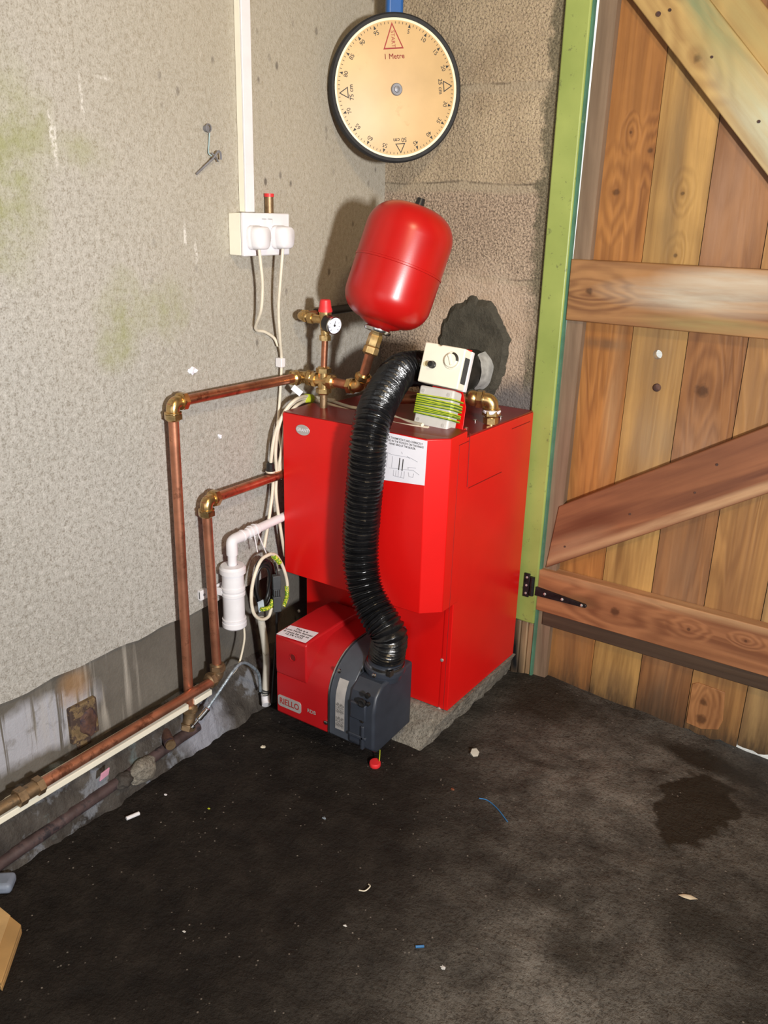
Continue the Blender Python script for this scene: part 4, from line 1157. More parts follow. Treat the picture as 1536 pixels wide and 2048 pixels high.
gm = basis(gc+gd*0.0232, Vector((0, 0, 1)).cross(gd), (0, 0, 1))
bm = BM()
for i in range(9):
    a = math.radians(225-270*i/8)
    box(bm, (0.0125, -0.0005, 0), (0.0160, 0.0005, 0.0003), gm @ Matrix.Rotation(a, 4, 'Z'))
box(bm, (-0.003, -0.0006, 0.0003), (0.012, 0.0006, 0.0008), gm @ Matrix.Rotation(math.radians(80), 4, 'Z'))
cyl(bm, gm @ Vector((0, 0, 0)), gm @ Vector((0, 0, 0.0012)), 0.0024, seg=14)
obj('needle_and_marks', bm, M['ink'], gauge)
# discharge pipe to the wall behind
dc = Vector((0.040, bc.y-0.004, bc.z+0.004))
disch = thing('discharge_pipe', 'short discharge pipe from the safety valve, its far end black', 'pipe', dc)
bm = BM(); cyl(bm, bc+Vector((-0.034, -0.004, 0.002)), dc, 0.0076, seg=20); obj('pipe', bm, M['copper'], disch)
bm = BM(); elbow_fit(bm, dc, (1, 0, 0), (0, 1, 0.02), r=0.0078, arm=0.018); obj('elbow', bm, M['brass'], disch)
bm = BM(); hexnut(bm, bc+Vector((-0.044, -0.004, 0.002)), bc+Vector((-0.031, -0.004, 0.002)), 0.0135); obj('nut', bm, M['brass'], disch)
bm = BM(); cyl(bm, dc, dc+Vector((0, 0.07, 0.002)), 0.0076, seg=20); obj('pipe', bm, M['copper_dull'], disch)
bm = BM(); cyl(bm, dc+Vector((0, 0.06, 0.002)), dc+Vector((0, -dc.y-0.004, 0.008)), 0.0105, seg=20); obj('black_end', bm, M['black'], disch, label='black end of the discharge pipe')  # far stretch drawn thicker and black

# shorter return run
X2 = 0.040
f1 = PX(412, 1002, X2); f2 = Vector((0.034, -0.36, f1.z+0.004)); f0 = Vector((0.048, f1.y+0.004, 0.196))
ret = thing('copper_pipe_run', 'shorter copper pipe with one brass elbow running behind the cables to the boiler', 'pipe', f0)
bm = BM(); cyl(bm, f0, f1, RP, seg=24); obj('riser', bm, M['copper_dull'], ret)
f2 = Vector((0.033, -0.30, f1.z))
bm = BM(); cyl(bm, f1, f2, RP, seg=24); obj('wall_pipe', bm, M['copper'], ret)
bm = BM(); elbow_fit(bm, f1, (0, 0, -1), f2-f1); obj('elbow', bm, M['brass'], ret)
# pipe along the foot of the wall
g1 = Vector((0.055, -0.735, 0.187)); g0 = Vector((0.050, -1.222, 0.172)); g00 = Vector((0.048, -1.62, 0.160))
foot = thing('copper_pipe_run', 'copper pipe lying on a white strip along the foot of the wall', 'pipe', (0.05, -1.0, 0.16))
bm = BM(); cyl(bm, g1, g0, RP, seg=24); obj('pipe', bm, M['copper_dull'], foot)
bm = BM(); cyl(bm, g0, g00, RP*1.02, seg=24); obj('pipe', bm, M['brass_dull'], foot)
bm = BM()
elbow_fit(bm, Vector((0.050, f0.y, 0.188)), (0, 0, 1), (0, -1, 0), arm=0.022); obj('elbow', bm, M['brass_dull'], foot, label='tarnished brass elbow under the shorter pipe')
bm = BM(); fd = (g0-g00).normalized()
hexnut(bm, g0-fd*0.026, g0-fd*0.010, 0.0185); cyl(bm, g0-fd*0.012, g0+fd*0.016, 0.0145, seg=24); hexnut(bm, g0+fd*0.014, g0+fd*0.028, 0.0185); obj('coupling', bm, M['brass_dull'], foot, label='brass coupling near the edge of the picture')
# white strip under it
s0 = Vector((0.020, -1.62, 0.130)); s1 = PX(413, 1424, 0.036)
bm = BM()
def strip_seg(a, b):
    a, b = Vector(a), Vector(b)
    d = (b-a)
    prism(bm, [a+Vector((-0.02, 0, 0)), a+Vector((0.026, 0, 0)), a+Vector((0.026, 0, 0.014)), a+Vector((-0.02, 0, 0.014))], d)
strip_seg((0.022, -1.62, 0.130), (0.026, -0.815, 0.146)); 
o = obj('wall_strip', bm, M['cream'], bevel=0.0015)
tag(o, 'flat white strip on the wall under the copper pipe', 'strip')
bm = BM(); strip_seg((0.026, -0.795, 0.147), (0.027, -0.742, 0.150))
tag(obj('wall_strip', bm, M['cream'], bevel=0.0015), 'short offcut of white strip beyond the foot of the tall pipe', 'strip')
# old painted iron pipe under it
p0, p1 = PX(-40, 1755, 0.044), PX(395, 1452, 0.040)
bm = BM(); pth = [p0+(p1-p0)*(i/30)+Vector((0.003*mnoise.noise(Vector((i*0.5, 0, 0))), 0, 0.003*mnoise.noise(Vector((i*0.5, 4, 0))))) for i in range(31)]
tube(bm, pth, 0.0125, 16)
tag(obj('iron_pipe', bm, M['dark_pipe']), 'old dark iron pipe along the top of the plinth', 'pipe')
# rusty stub pipe end poking out of the plinth
p = PX(340, 1488, 0.062)
bm = BM(); cyl(bm, p+Vector((-0.06, 0.03, 0.004)), p, 0.0125, seg=20); 
stub = tag(obj('pipe_stub', bm, M['rust']), 'rusty capped pipe stub sticking out of the plinth', 'pipe')
bm = BM(); cyl(bm, p, p+Vector((0.006, -0.003, 0)), 0.0115, seg=20); obj('end_cap', bm, M['brass_dull'], stub)
# loose stones on the plinth
for x, y, s, lab, mt in ((283, 1540, 0.034, 'squarish grey stone wedged in the plinth under the pipes', 'slab'), (245, 1560, 0.022, 'dark flat stone in the plinth left of the squarish one', 'plinth')):
    bm = BM(); p = PX(x, y, 0.046); blobmesh(bm, p, 0.022, s, s*0.85, 0.35, sub=3, seed=x)
    tag(obj('stone', bm, M[mt], angle=60), lab, 'stone')
p = PX(207, 1548, 0.058)
bm = BM(); prism(bm, [p+Vector((0, -0.012, -0.010)), p+Vector((0, 0.010, -0.006)), p+Vector((0.002, 0.013, 0.010)), p+Vector((0.002, -0.008, 0.007))], (0.003, 0, 0))
tag(obj('plastic_scrap', bm, plain('pink_plastic', (0.72, 0.35, 0.48), 0.5), bevel=0.0005), 'small pink scrap stuck on the old iron pipe', 'scrap')
# rusty box in the wall hole
bx = PX(165, 1440, -0.012)
rb = thing('wall_box', 'rusty old metal box set in the lower wall above the pipe', 'box', bx)
bm = BM(); box(bm, bx+Vector((-0.004, -0.034, -0.040)), bx+Vector((0.010, 0.032, 0.044))); box(bm, bx+Vector((-0.003, -0.020, -0.062)), bx+Vector((0.003, 0.015, -0.035)))
obj('frame', bm, plain('yellowed_putty', (0.27, 0.185, 0.09), 0.85, 0, 0.35, 40, 0.5, 120, dirt=(0.055, 0.035, 0.028), dscale=38, dlo=0.44), rb, bevel=0.004)
bm = BM(); blobmesh(bm, bx+Vector((0.010, 0.007, -0.006)), 0.008, 0.021, 0.030, 0.4, sub=3, seed=5); obj('rust_lump', bm, M['rust'], rb)

# brass elbow on the right of the boiler top
rz = ZT
pb = PZ(981, 848, rz); pb.z = rz-0.002
pt_ = pb+Vector((0.0, 0.0, 0.036))
be = thing('brass_elbow', 'large brass elbow with white thread tape on the boiler top behind the control box', 'pipe fitting', pb)
bm = BM(); cyl(bm, pb, pt_, 0.0135, seg=24); hexnut(bm, pb+Vector((0, 0, 0.004)), pb+Vector((0, 0, 0.018)), 0.0175); obj('stub', bm, M['brass'], be)
bm = BM(); lathe(bm, [(0.014, -0.003), (0.0195, -0.001), (0.0205, 0.004), (0.018, 0.008), (0.014, 0.009)], pt_+Vector((0, 0, -0.006)), (0.05, 0, 1), 30)
for v in bm.verts: v.co += Vector((mnoise.noise(v.co*120), mnoise.noise(v.co*120+Vector((3, 0, 0))), mnoise.noise(v.co*120+Vector((0, 3, 0)))))*0.0022
obj('thread_tape', bm, M['paper'], be, label='white tape wound on the thread')
ec = pt_+Vector((0, 0, 0.022))
bm = BM(); d_ = Vector((-0.85, -0.30, 0.02)).normalized()
elbow_fit(bm, ec, (0, 0, -1), d_, r=0.0125, arm=0.026); obj('elbow', bm, M['brass'], be)
bm = BM(); q_ = ec+d_*0.045; bmesh.ops.create_icosphere(bm, subdivisions=3, radius=0.0185, matrix=Matrix.Translation(q_)); obj('bulb', bm, M['brass'], be)
bm = BM(); cyl(bm, q_, Vector((0.25, -0.30, 0.79+0.02)), 0.011, seg=20); obj('copper_tail', bm, M['copper_dull'], be)
# small bolts on the boiler top
for x, y in ((932, 858), (1001, 835), (950, 842)):
    p = PZ(x, y, ZT); bm = BM(); lathe(bm, [(0.005, 0), (0.005, 0.003), (0.002, 0.0045)], p, (0, 0, 1), 12); obj('screw', bm, M['chrome'], boiler)

# ================================================================ CONTROL BOXES
LEAN = 0.33
def lean_pt(px, py, y0, z0):
    """pixel on the plane leaning back: y = y0 + LEAN (z - z0)"""
    d = rt*((px-768)/FPX)-up*((py-1024)/FPX)+fw
    t = (y0+LEAN*(CAM.z-z0)-CAM.y)/(d.y-LEAN*d.z)
    return CAM+d*t
nrm = Vector((0, -1, LEAN)).normalized()
upv = Vector((0, LEAN, 1)).normalized()
Y0b, Z0b = -0.392, ZT+0.006
def lbox(bm, quad, depth):
    prism(bm, quad, -nrm*depth)
q = [lean_pt(x, y, Y0b, Z0b) for x, y in ((840, 769), (909, 781), (893, 864), (825, 847))]
jb = thing('junction_box', 'pale grey junction box wound with green and yellow wire', 'junction box', (q[2]+q[3])/2)
bm = BM(); lbox(bm, q, 0.040); obj('box', bm, M['grey_box'], jb, bevel=0.005, seg=3)
ql = q
M['lid_screw'] = plain('grey_lid_screw', (0.48, 0.47, 0.45), 0.5)
for cnr, s1_, s2_ in ((3, 1, 1), (2, -1, 1), (0, 1, -1), (1, -1, -1)):
    p = q[cnr]+(q[1]-q[0]).normalized()*0.012*s1_+upv*0.012*s2_
    bm = BM(); cyl(bm, p-nrm*0.001, p+nrm*0.0012, 0.0040, seg=16); obj('lid_screw', bm, M['lid_screw'], jb)
exj = (q[1]-q[0]).normalized(); Wj = (q[1]-q[0]).length
bmy, bmg = BM(), BM()
for i in range(9):
    f = 0.30+0.056*i
    tl = 0.03*math.sin(i*1.7)
    a = q[3]+(q[0]-q[3])*f; b = q[2]+(q[1]-q[2])*(f+tl)
    r_ = 0.0025
    off = r_+0.0003
    pts = [a+nrm*off-exj*0.000, b+nrm*off, b+exj*(off+0.0005)+nrm*(-0.002), b+exj*(off+0.0005)-nrm*0.042, b-nrm*(0.042+off), a-nrm*(0.042+off), a-exj*(off+0.0005)-nrm*0.042, a-exj*(off+0.0005)-nrm*0.002]
    tube(bmy, pts, r_, 8, closed=True)
    tube(bmg, [p_+nrm*(0.0012 if j_ in (0, 1) else 0)+exj*(0.0012 if j_ in (2, 3) else 0)-upv*0.0007 for j_, p_ in enumerate(pts[:4])], 0.0014, 6)
ew = obj('earth_wire', bmy, M['lime'], jb, label='yellow and green wire wound round the box')
obj('green_stripe', bmg, M['green_dark'], ew)

q = [lean_pt(x, y, Y0b, Z0b) for x, y in ((851, 683), (931, 694), (914, 779), (834, 762))]
cbx = thing('control_box', 'cream thermostat control box with a dial and black knob above the junction box', 'control box', (q[2]+q[3])/2)
exc = (q[1]-q[0]).normalized(); eyc = (q[0]-q[3]).normalized(); Wc = (q[1]-q[0]).length; Hc = (q[0]-q[3]).length
def cp(u, v, d=0.0): return q[3]+(q[2]-q[3])*u+(q[0]-q[3])*v+nrm*d
bm = BM()
qq = [cp(0, 1), cp(0.30, 1), cp(0.335, 0.965), cp(0.39, 0.965), cp(0.43, 1), cp(1, 1), cp(1, 0), cp(0, 0)]
prism(bm, qq, -nrm*0.030)
obj('front_shell', bm, M['cream'], cbx, bevel=0.003, seg=3)
bm = BM(); prism(bm, [p_-nrm*0.0305 for p_ in (cp(0.0, 1.0), cp(1.02, 1.0), cp(1.02, 0.0), cp(0.0, 0.0))], -nrm*0.012); obj('back_shell', bm, M['white'], cbx, bevel=0.002)
bm = BM()
sd = exc
a = cp(1.0, 0.16)+exc*0.0006; b = cp(1.0, 0.80)+exc*0.0006
prism(bm, [a-nrm*0.006, a-nrm*0.027, b-nrm*0.027, b-nrm*0.006], exc*0.0008)
obj('data_label', bm, M['conn_grey'], cbx, label='dark data label on the side')
bm = BM(); p = cp(0.73, 0.66); lathe(bm, [(0.0185, -0.001), (0.0195, 0.001), (0.0185, 0.0025), (0.0165, 0.0015)], p, nrm, 40, cap=False); lathe(bm, [(0.0155, 0), (0.0155, 0.006), (0.014, 0.0075), (0.0, 0.0075)], p, nrm, 40); box(bm, (-0.0016, -0.012, 0.0075), (0.0016, 0.012, 0.010), basis(p, exc, eyc) @ Matrix.Rotation(0.5, 4, 'Z'))
dk = obj('dial', bm, M['cream'], cbx)
bm = BM(); mm = basis(p, exc, eyc)
arc = []
for i in range(9):
    a = math.radians(0+85*i/8); arc.append((a, 0.0165))
va = [bm.verts.new(mm @ Vector((0.0183*math.cos(a), 0.0183*math.sin(a), 0.0032))) for a, _ in arc]
vb_ = [bm.verts.new(mm @ Vector((0.0140*math.cos(a), 0.0140*math.sin(a), 0.0080))) for a, _ in arc]
for i in range(8): bm.faces.new((va[i], va[i+1], vb_[i+1], vb_[i]))
obj('dial_scale', bm, M['ink'], dk)
p = cp(0.30, 0.47)
bm = BM(); lathe(bm, [(0.0085, 0), (0.0085, 0.004), (0.0075, 0.005), (0.0065, 0.013), (0.004, 0.014)], p, nrm, 14); obj('knob', bm, M['black'], cbx, label='small black knob')
bm = BM(); lathe(bm, [(0.006, 0), (0.005, 0.001)], p-exc*0.019, nrm, 20); obj('blank_spot', bm, plain('yellowed_spot', (0.80, 0.72, 0.45), 0.5), cbx)
# red folded bracket carrying the two boxes
bm = BM()
a = lean_pt(927, 870, Y0b+0.045, Z0b); 
bx1 = q[2].x+0.006
def bk(x, dz): return Vector((x, -0.338+LEAN*dz, ZT+0.001+dz))
bpts = [bk(q[3].x+0.01, 0), bk(bx1, 0), bk(bx1-0.004, 0.05), bk(bx1-0.020, 0.082), bk(bx1-0.018, 0.170), bk(q[0].x+0.012, 0.172)]
prism(bm, bpts, (0, 0.002, 0)); box(bm, (q[3].x+0.01, -0.338, ZT+0.0005), (q[2].x+0.006, -0.315, ZT+0.0025))
tag(obj('bracket', bm, M['red'], bevel=0.0005), 'red folded bracket behind the control box on the boiler top', 'bracket')

# ================================================================ SOCKET, TRUNKING, PLUGS
XF = 0.045
t0 = PX(487, 425, XF); t1 = PX(577, 510, XF)
y0, y1, z1, z0 = t0.y, t0.y+0.146, t0.z-0.001, t0.z-0.087
sock = thing('double_socket', 'white double wall socket in a surface box with two plugs in it', 'socket', (0, (y0+y1)/2, z0))
bm = BM(); box(bm, (0.0005, y0, z0), (XF-0.009, y1, z1)); obj('back_box', bm, M['cream'], sock, bevel=0.002)
bm = BM(); box(bm, (XF-0.010, y0-0.001, z0-0.001), (XF, y1+0.001, z1+0.001)); fpz = obj('faceplate', bm, M['white'], sock, bevel=0.003, seg=3)
for yy in (y0+0.060, y0+0.079):
    bm = BM(); box(bm, (XF-0.001, yy-0.0065, z1-0.030), (XF+0.0035, yy+0.0065, z1-0.012), ); 
    for v in bm.verts:
        if v.co.x > XF and v.co.z > z1-0.02: v.co.x += 0.002
    o = obj('switch', bm, M['white'], sock, bevel=0.001)
    bm = BM(); box(bm, (XF+0.001, yy-0.005, z1-0.0115), (XF+0.0052, yy+0.005, z1-0.0108)); obj('switch_gap', bm, M['black'], o)
bm = BM()
cyl(bm, (XF-0.001, y0+0.010, (z0+z1)/2-0.004), (XF+0.0008, y0+0.010, (z0+z1)/2-0.004), 0.003, seg=12); obj('screw', bm, M['conn_grey'], sock)
def plug(px, py, label, mat, flexpts, fr=0.0034):
    c = PX(px, py, XF+0.018)
    g = thing('plug', label, 'plug', Vector((XF, c.y, c.z)))
    bm = BM()
    n = 28
    def ring(x, s, dy=0.0):
        vs = []
        for i in range(n):
            a = 2*PI*i/n
            ca, sa = math.cos(a), math.sin(a)
            e = 0.55
            yy = math.copysign(abs(ca)**e, ca)*0.0235*s
            zz = math.copysign(abs(sa)**e, sa)*0.0250*s
            if zz < 0: yy *= 0.92
            vs.append(bm.verts.new((x, c.y+yy, c.z+zz)))
        return vs
    R0 = [ring(XF+0.0005, 0.97), ring(XF+0.004, 1.0), ring(XF+0.010, 1.0), ring(XF+0.012, 0.94), ring(XF+0.014, 0.96), ring(XF+0.030, 0.92), ring(XF+0.034, 0.80)]
    for a, b in zip(R0, R0[1:]):
        for i in range(n): bm.faces.new((a[i], a[(i+1) % n], b[(i+1) % n], b[i]))
    bm.faces.new(R0[0][::-1]); bm.faces.new(R0[-1])
    bmesh.ops.recalc_face_normals(bm, faces=bm.faces)
    obj('body', bm, mat, g, angle=60)
    bm = BM(); tube(bm, spline([Vector((XF+0.016, c.y, c.z-0.020))]+flexpts, 8), fr, 10)
    obj('flex', bm, M['flex'], g, label='cream flex hanging from the plug')
    return g
plug(519, 476, 'left hand white plug in the double socket, its flex looping in to the wall', M['white'],
     [PX(521, 525, 0.060), PX(525, 570, 0.056), PX(522, 620, 0.045), PX(511, 657, 0.010), PX(530, 664, 0.007), PX(548, 676, 0.010), PX(556, 692, 0.014)])
pl2 = plug(567, 475, 'right hand white plug in the double socket, its flex hanging straight down', M['white'],
     [PX(564, 520, 0.060), PX(560, 570, 0.056), PX(557, 620, 0.045), PX(560, 680, 0.030), PX(563, 720, 0.016), PX(560, 790, 0.012), PX(555, 850, 0.012), PX(552, 900, 0.014), PX(548, 925, 0.018)])
c = PX(563, 726, 0.016)
bm = BM(); box(bm, c+Vector((-0.014, -0.007, -0.010)), c+Vector((0.006, 0.008, 0.012)))
tag(obj('cable_clip', bm, M['white'], bevel=0.002), 'small white cable clip on the flex below the socket', 'clip')
# mini trunking above the socket
ta = PX(503, 420, 0.020); 
ty0, ty1 = PX(500, 300, 0.018).y, PX(527, 300, 0.018).y
bm = BM(); box(bm, (0.0005, y0+0.034, z1+0.002), (0.017, y0+0.060, 2.395))
trk = tag(obj('cable_trunking', bm, M['cream'], bevel=0.0015), 'cream vertical cable trunking above the double socket', 'trunking')
bm = BM(); box(bm, (0.0165, y0+0.0335, z1+0.002), (0.0215, y0+0.0605, 2.394)); obj('lid', bm, M['white'], trk, bevel=0.001)
# short grey tube with red end behind the socket
p = PX(539, 405, 0.012)
bm = BM(); cyl(bm, Vector((0.011, p.y, z1-0.01)), Vector((0.011, p.y, PX(539, 392, 0.011).z)), 0.0095, seg=20)
tb = tag(obj('conduit_stub', bm, M['brass_dull']), 'short conduit stub with a red end behind the top of the socket', 'conduit')
bm = BM(); zt_ = PX(539, 392, 0.011).z; cyl(bm, (0.011, p.y, zt_-0.002), (0.011, p.y, zt_+0.005), 0.0108, seg=20); obj('red_end', bm, M['red_plastic'], tb, label='red end cap')

# ================================================================ HOOK AND CHIPS ON THE WALL
hk = thing('wall_hook', 'bent steel nail hanging from an eye screwed into the side wall', 'hook', PX(415, 260, 0.0))
bm = BM()
p = PX(417, 256, 0.008); rr = 0.0072
tube(bm, [p+Vector((0.0, rr*math.cos(a), rr*math.sin(a))) for a in [2*PI*i/16 for i in range(16)]], 0.0014, 8, closed=True)
p2 = PX(410, 257, 0.0); cyl(bm, p2, p2+Vector((0.007, 0, 0)), 0.0062, seg=12)
obj('eye', bm, M['hub'], hk)
bm = BM(); tube(bm, spline([PX(419, 266, 0.006), PX(418, 285, 0.005), PX(417, 305, 0.006), PX(424, 312, 0.010)], 6), 0.0014, 8); obj('string', bm, plain('pale_blue_string', (0.34, 0.46, 0.48), 0.8), hk)
bm = BM(); tube(bm, spline([PX(393, 348, 0.006), PX(410, 332, 0.010), PX(428, 315, 0.016), PX(436, 303, 0.018), PX(441, 306, 0.018), PX(442, 319, 0.016)], 6), 0.0021, 10); obj('bent_nail', bm, M['hub'], hk)
bm = BM(); tube(bm, spline([PX(423, 306, 0.012), PX(430, 312, 0.014), PX(436, 323, 0.010)], 6), 0.0016, 8); obj('hook_wire', bm, M['hub'], hk)
M['rust_streak'] = M['rust']
for x, y, r_, lab in ((384, 741, 0.010, 'larger white chip of filler on the side wall left of the cables'), (439, 872, 0.006, 'tiny white chip of filler on the side wall below the tall pipe elbow')):
    bm = BM(); p = PX(x, y, 0.0); blobmesh(bm, p, 0.006, r_, r_*0.75, 0.9, sub=2, seed=x)
    tag(obj('filler_chip', bm, M['paper'], angle=20), lab, 'chip')

# ================================================================ CONDENSATE TRAP AND WASTE PIPE
XT = 0.044
tc = PX(468, 1190, XT)
zt1, zb1 = PX(466, 1128, XT).z, PX(471, 1250, XT).z
tc = Vector((XT, PX(467, 1190, XT).y, 0))
trap = thing('condensate_trap', 'white plastic condensate trap hung on the wall beside the shorter copper pipe', 'trap', (XT, tc.y, zb1))
rT = 0.0255
H = zt1-zb1
bm = BM(); lathe(bm, [(rT*0.9, 0.012), (rT, 0.014), (rT, H-0.020), (rT*0.9, H-0.018)], (XT, tc.y, zb1), (0, 0, 1), 40); obj('body', bm, M['pvc'], trap)
bm = BM(); lathe(bm, [(rT+0.0005, 0), (rT+0.005, 0.002), (rT+0.0055, 0.014), (rT+0.003, 0.017), (rT+0.002, 0.020), (rT*0.45, 0.021), (rT*0.45, 0.018)], (XT, tc.y, zb1+H-0.022), (0, 0, 1), 40); obj('top_collar', bm, M['pvc'], trap)
bm = BM(); lathe(bm, [(rT*0.8, -0.006), (rT, -0.004), (rT+0.0035, 0.0), (rT+0.0035, 0.010), (rT+0.001, 0.012), (rT+0.001, 0.014), (rT+0.003, 0.015), (rT+0.003, 0.019), (rT, 0.020)], (XT, tc.y, zb1+0.002), (0, 0, 1), 40); obj('bottom_collar', bm, M['pvc'], trap)
bm = BM(); zs = PX(470, 1192, XT+rT).z
lathe(bm, [(rT+0.0005, -0.011), (rT+0.0025, -0.011), (rT+0.0025, -0.003), (rT+0.0015, -0.002), (rT+0.0015, 0.002), (rT+0.0025, 0.003), (rT+0.0025, 0.011), (rT+0.0005, 0.011)], (XT, tc.y, zs), (0, 0, 1), 40)
ya = PX(400, 1192, 0.008).y
box(bm, (0.004, ya, zs-0.008), (0.008, tc.y, zs+0.010)); box(bm, (0.0, ya, zs-0.011), (0.0098, ya+0.022, zs+0.013))
prism(bm, [(0.006, tc.y-0.03, zs-0.009), (XT-0.012, tc.y-rT*0.98, zs-0.009), (XT-0.014, tc.y-rT*0.80, zs-0.009), (0.003, tc.y-0.026, zs-0.009)], (0, 0, 0.018))
obj('strap', bm, M['pvc'], trap, bevel=0.0008, label='white strap clipping the trap to the wall')
bm = BM(); p = PX(407, 1193, 0.008); cyl(bm, Vector((0.007, ya+0.011, zs+0.001)), Vector((0.0112, ya+0.011, zs+0.001)), 0.0032, seg=14); obj('screw', bm, M['hub'], trap)
we = PX(466, 1080, XT); we.y = tc.y; we.x = XT
wd = (PX(556, 1037, 0.050)-we).normalized()
wend = PX(572, 1031, 0.046)
wp = thing('waste_pipe', 'white plastic waste pipe running from the trap to the boiler', 'pipe', we)
bm = BM(); cyl(bm, Vector((XT, tc.y, zt1-0.012)), Vector((XT, tc.y, we.z-0.015)), 0.0105, seg=24); obj('upright', bm, M['pvc'], wp)
wdir = (wend-we).normalized()
bm = BM()
pts = [Vector((XT, tc.y, we.z-0.035)), Vector((XT, tc.y, we.z-0.010)), we+Vector((0, 0, -0.003))+wdir*0.002, we+wdir*0.010+Vector((0, 0, 0.0)), we+wdir*0.038]
tube(bm, [pts[0], pts[1]]+spline([pts[1], pts[2], pts[3]], 5)+[pts[4]], 0.0132, 24); lathe(bm, [(0.0132, 0), (0.0142, 0.001), (0.0142, 0.006), (0.0125, 0.007)], we+wdir*0.032, wdir, 24, cap=False); obj('elbow', bm, M['pvc'], wp)
bm = BM(); cyl(bm, we+wdir*0.02, wend, 0.0105, seg=24); lathe(bm, [(0.0105, 0), (0.0130, 0.001), (0.0130, 0.034), (0.0112, 0.036)], we+wdir*0.052, wdir, 24, cap=False); obj('pipe', bm, M['pvc'], wp)
# cable ties hanging the coils from the waste pipe
for i, (a, b, f, lab) in enumerate((((507, 1062), (515, 1104), 0.062, 'left hand white cable tie looped over the waste pipe'), ((519, 1052), (533, 1108), 0.076, 'right hand white cable tie looped over the waste pipe'))):
    bm = BM(); c = we+wdir*f
    up_ = Vector((0, 0, 1)); out_ = Vector((1, 0, 0))
    A_ = PX(b[0], b[1], 0.062)
    tube(bm, [A_, c+out_*0.0135-up_*0.010]+[c+out_*0.0142*math.cos(t_)+up_*0.0142*math.sin(t_) for t_ in [-0.4+3.5*q_/14 for q_ in range(15)]]+[c-out_*0.010-up_*0.012, c+out_*0.004-up_*0.016], 0.0015, 8)
    tag(obj('cable_tie', bm, M['white']), lab, 'cable tie', 'white cable ties on the waste pipe')

# ================================================================ CABLES
def cable(name, label, pts, r, mat, n=8, cat='cable', group=None):
    bm = BM(); tube(bm, spline(pts, n), r, 10)
    return tag(obj(name, bm, M[mat]), label, cat, group)
# white flexes draped over the boiler top edge
ZC = ZT+0.0085
loop = thing('flex_bundle', 'bundle of white flexes tied with green wire draped over the boiler top', 'cable', PZ(610, 798, ZC))
ends = [
  [PZ(857, 856, ZC+0.003), PZ(800, 849, ZC), PZ(740, 836, ZC), PZ(690, 819, ZC), PZ(650, 806, ZC), PZ(617, 797, ZC+0.006), PX(590, 803, 0.055), PX(565, 832, 0.046), PX(550, 868, 0.040), PX(543, 912, 0.036), PX(542, 938, 0.034), PX(546, 970, 0.036), PX(539, 1030, 0.040), PX(528, 1095, 0.046)],
  [PZ(845, 850, ZC+0.008), PZ(800, 838, ZC+0.002), PZ(760, 822, ZC), PZ(705, 815, ZC+0.004), PZ(665, 803, ZC+0.004), PZ(622, 793, ZC+0.010), PX(595, 797, 0.060), PX(570, 822, 0.050), PX(556, 860, 0.044), PX(551, 905, 0.036), PX(553, 945, 0.034), PX(552, 990, 0.040), PX(560, 1050, 0.044), PX(570, 1112, 0.046)],
  [PZ(670, 801, ZC+0.006), PZ(640, 797, ZC+0.006), PZ(618, 799, ZC), PX(592, 812, 0.050), PX(574, 838, 0.042), PX(566, 880, 0.038), PX(561, 920, 0.034), PX(562, 958, 0.034)],
  [PX(569, 850, 0.040), PX(566, 890, 0.036), PX(558, 930, 0.034), PX(556, 958, 0.034)],
  [PX(556, 850, 0.014), PX(560, 880, 0.020), PX(566, 920, 0.028), PX(567, 955, 0.034)]]
for pts in ends:
    bm = BM(); tube(bm, spline(pts, 8), 0.0040, 10); obj('flex', bm, M['flex'], loop)
c = PZ(617, 797, ZC+0.007)
bm = BM(); dtie = (PZ(650, 806, ZC)-PX(590, 803, 0.055)).normalized()
for i in range(7):
    lathe(bm, [(0.0095, -0.0011), (0.0112, 0), (0.0095, 0.0011)], c+dtie*(-0.010+0.0034*i), dtie, 20)
obj('earth_wire_tie', bm, M['lime'], loop, label='green and yellow wire wound round the flexes')
bm = BM(); a = PX(594, 781, 0.062); box(bm, (-0.013, -0.007, -0.0006), (0.013, 0.007, 0.0006), basis(a, Vector((0.6, 0.35, -0.55)), Vector((0.35, 0.3, 0.8)))); obj('tag', bm, M['paper'], loop, label='white paper tag')
c = PX(541, 935, 0.035)
bm = BM(); lathe(bm, [(0.007, 0.012), (0.0095, 0.010), (0.0095, -0.002), (0.011, -0.004), (0.011, -0.008)], c, (0, 0, 1), 14); obj('cable_gland', bm, M['black'], loop, label='black cable gland')
bm = BM(); lathe(bm, [(0.012, -0.008), (0.0125, -0.010), (0.0105, -0.013)], c, (0, 0, 1), 20); obj('gland_ring', bm, M['flex'], loop)
# black cable coil
coil = thing('cable_coil', 'coil of black cable hanging beside the white trap', 'cable', PX(530, 1165, 0.04))
bm = BM()
cc = [PX(530+dx, 1165, 0.05+0.002*i) for i, dx in enumerate((0, 0, 1, 2, -1, 1))]
random.seed(12)
for i in range(7):
    c = PX(529+random.uniform(-3, 3), 1166+random.uniform(-4, 4), 0.044+0.003*i)
    ry_, rz_ = 0.034-0.0016*i+random.uniform(-0.001, .001), 0.063-0.0022*i+random.uniform(-0.002, .002)
    pts = []
    for j in range(28):
        a = 2*PI*j/28
        pts.append(c+Vector((0.003*math.sin(a*2+i), ry_*math.cos(a), rz_*math.sin(a))))
    tube(bm, pts, 0.0034, 8, closed=True)
obj('coils', bm, M['black'], coil)
bm = BM(); p = PX(522, 1212, 0.066); box(bm, (-0.008, -0.016, -0.001), (0.008, 0.016, 0.001), basis(p, Vector((0.3, 0.9, 0.2)), Vector((0.1, -0.3, 0.9)))); obj('tag', bm, plain('pale_blue_tag', (0.55, 0.66, 0.75), 0.4), coil, label='pale blue tag')
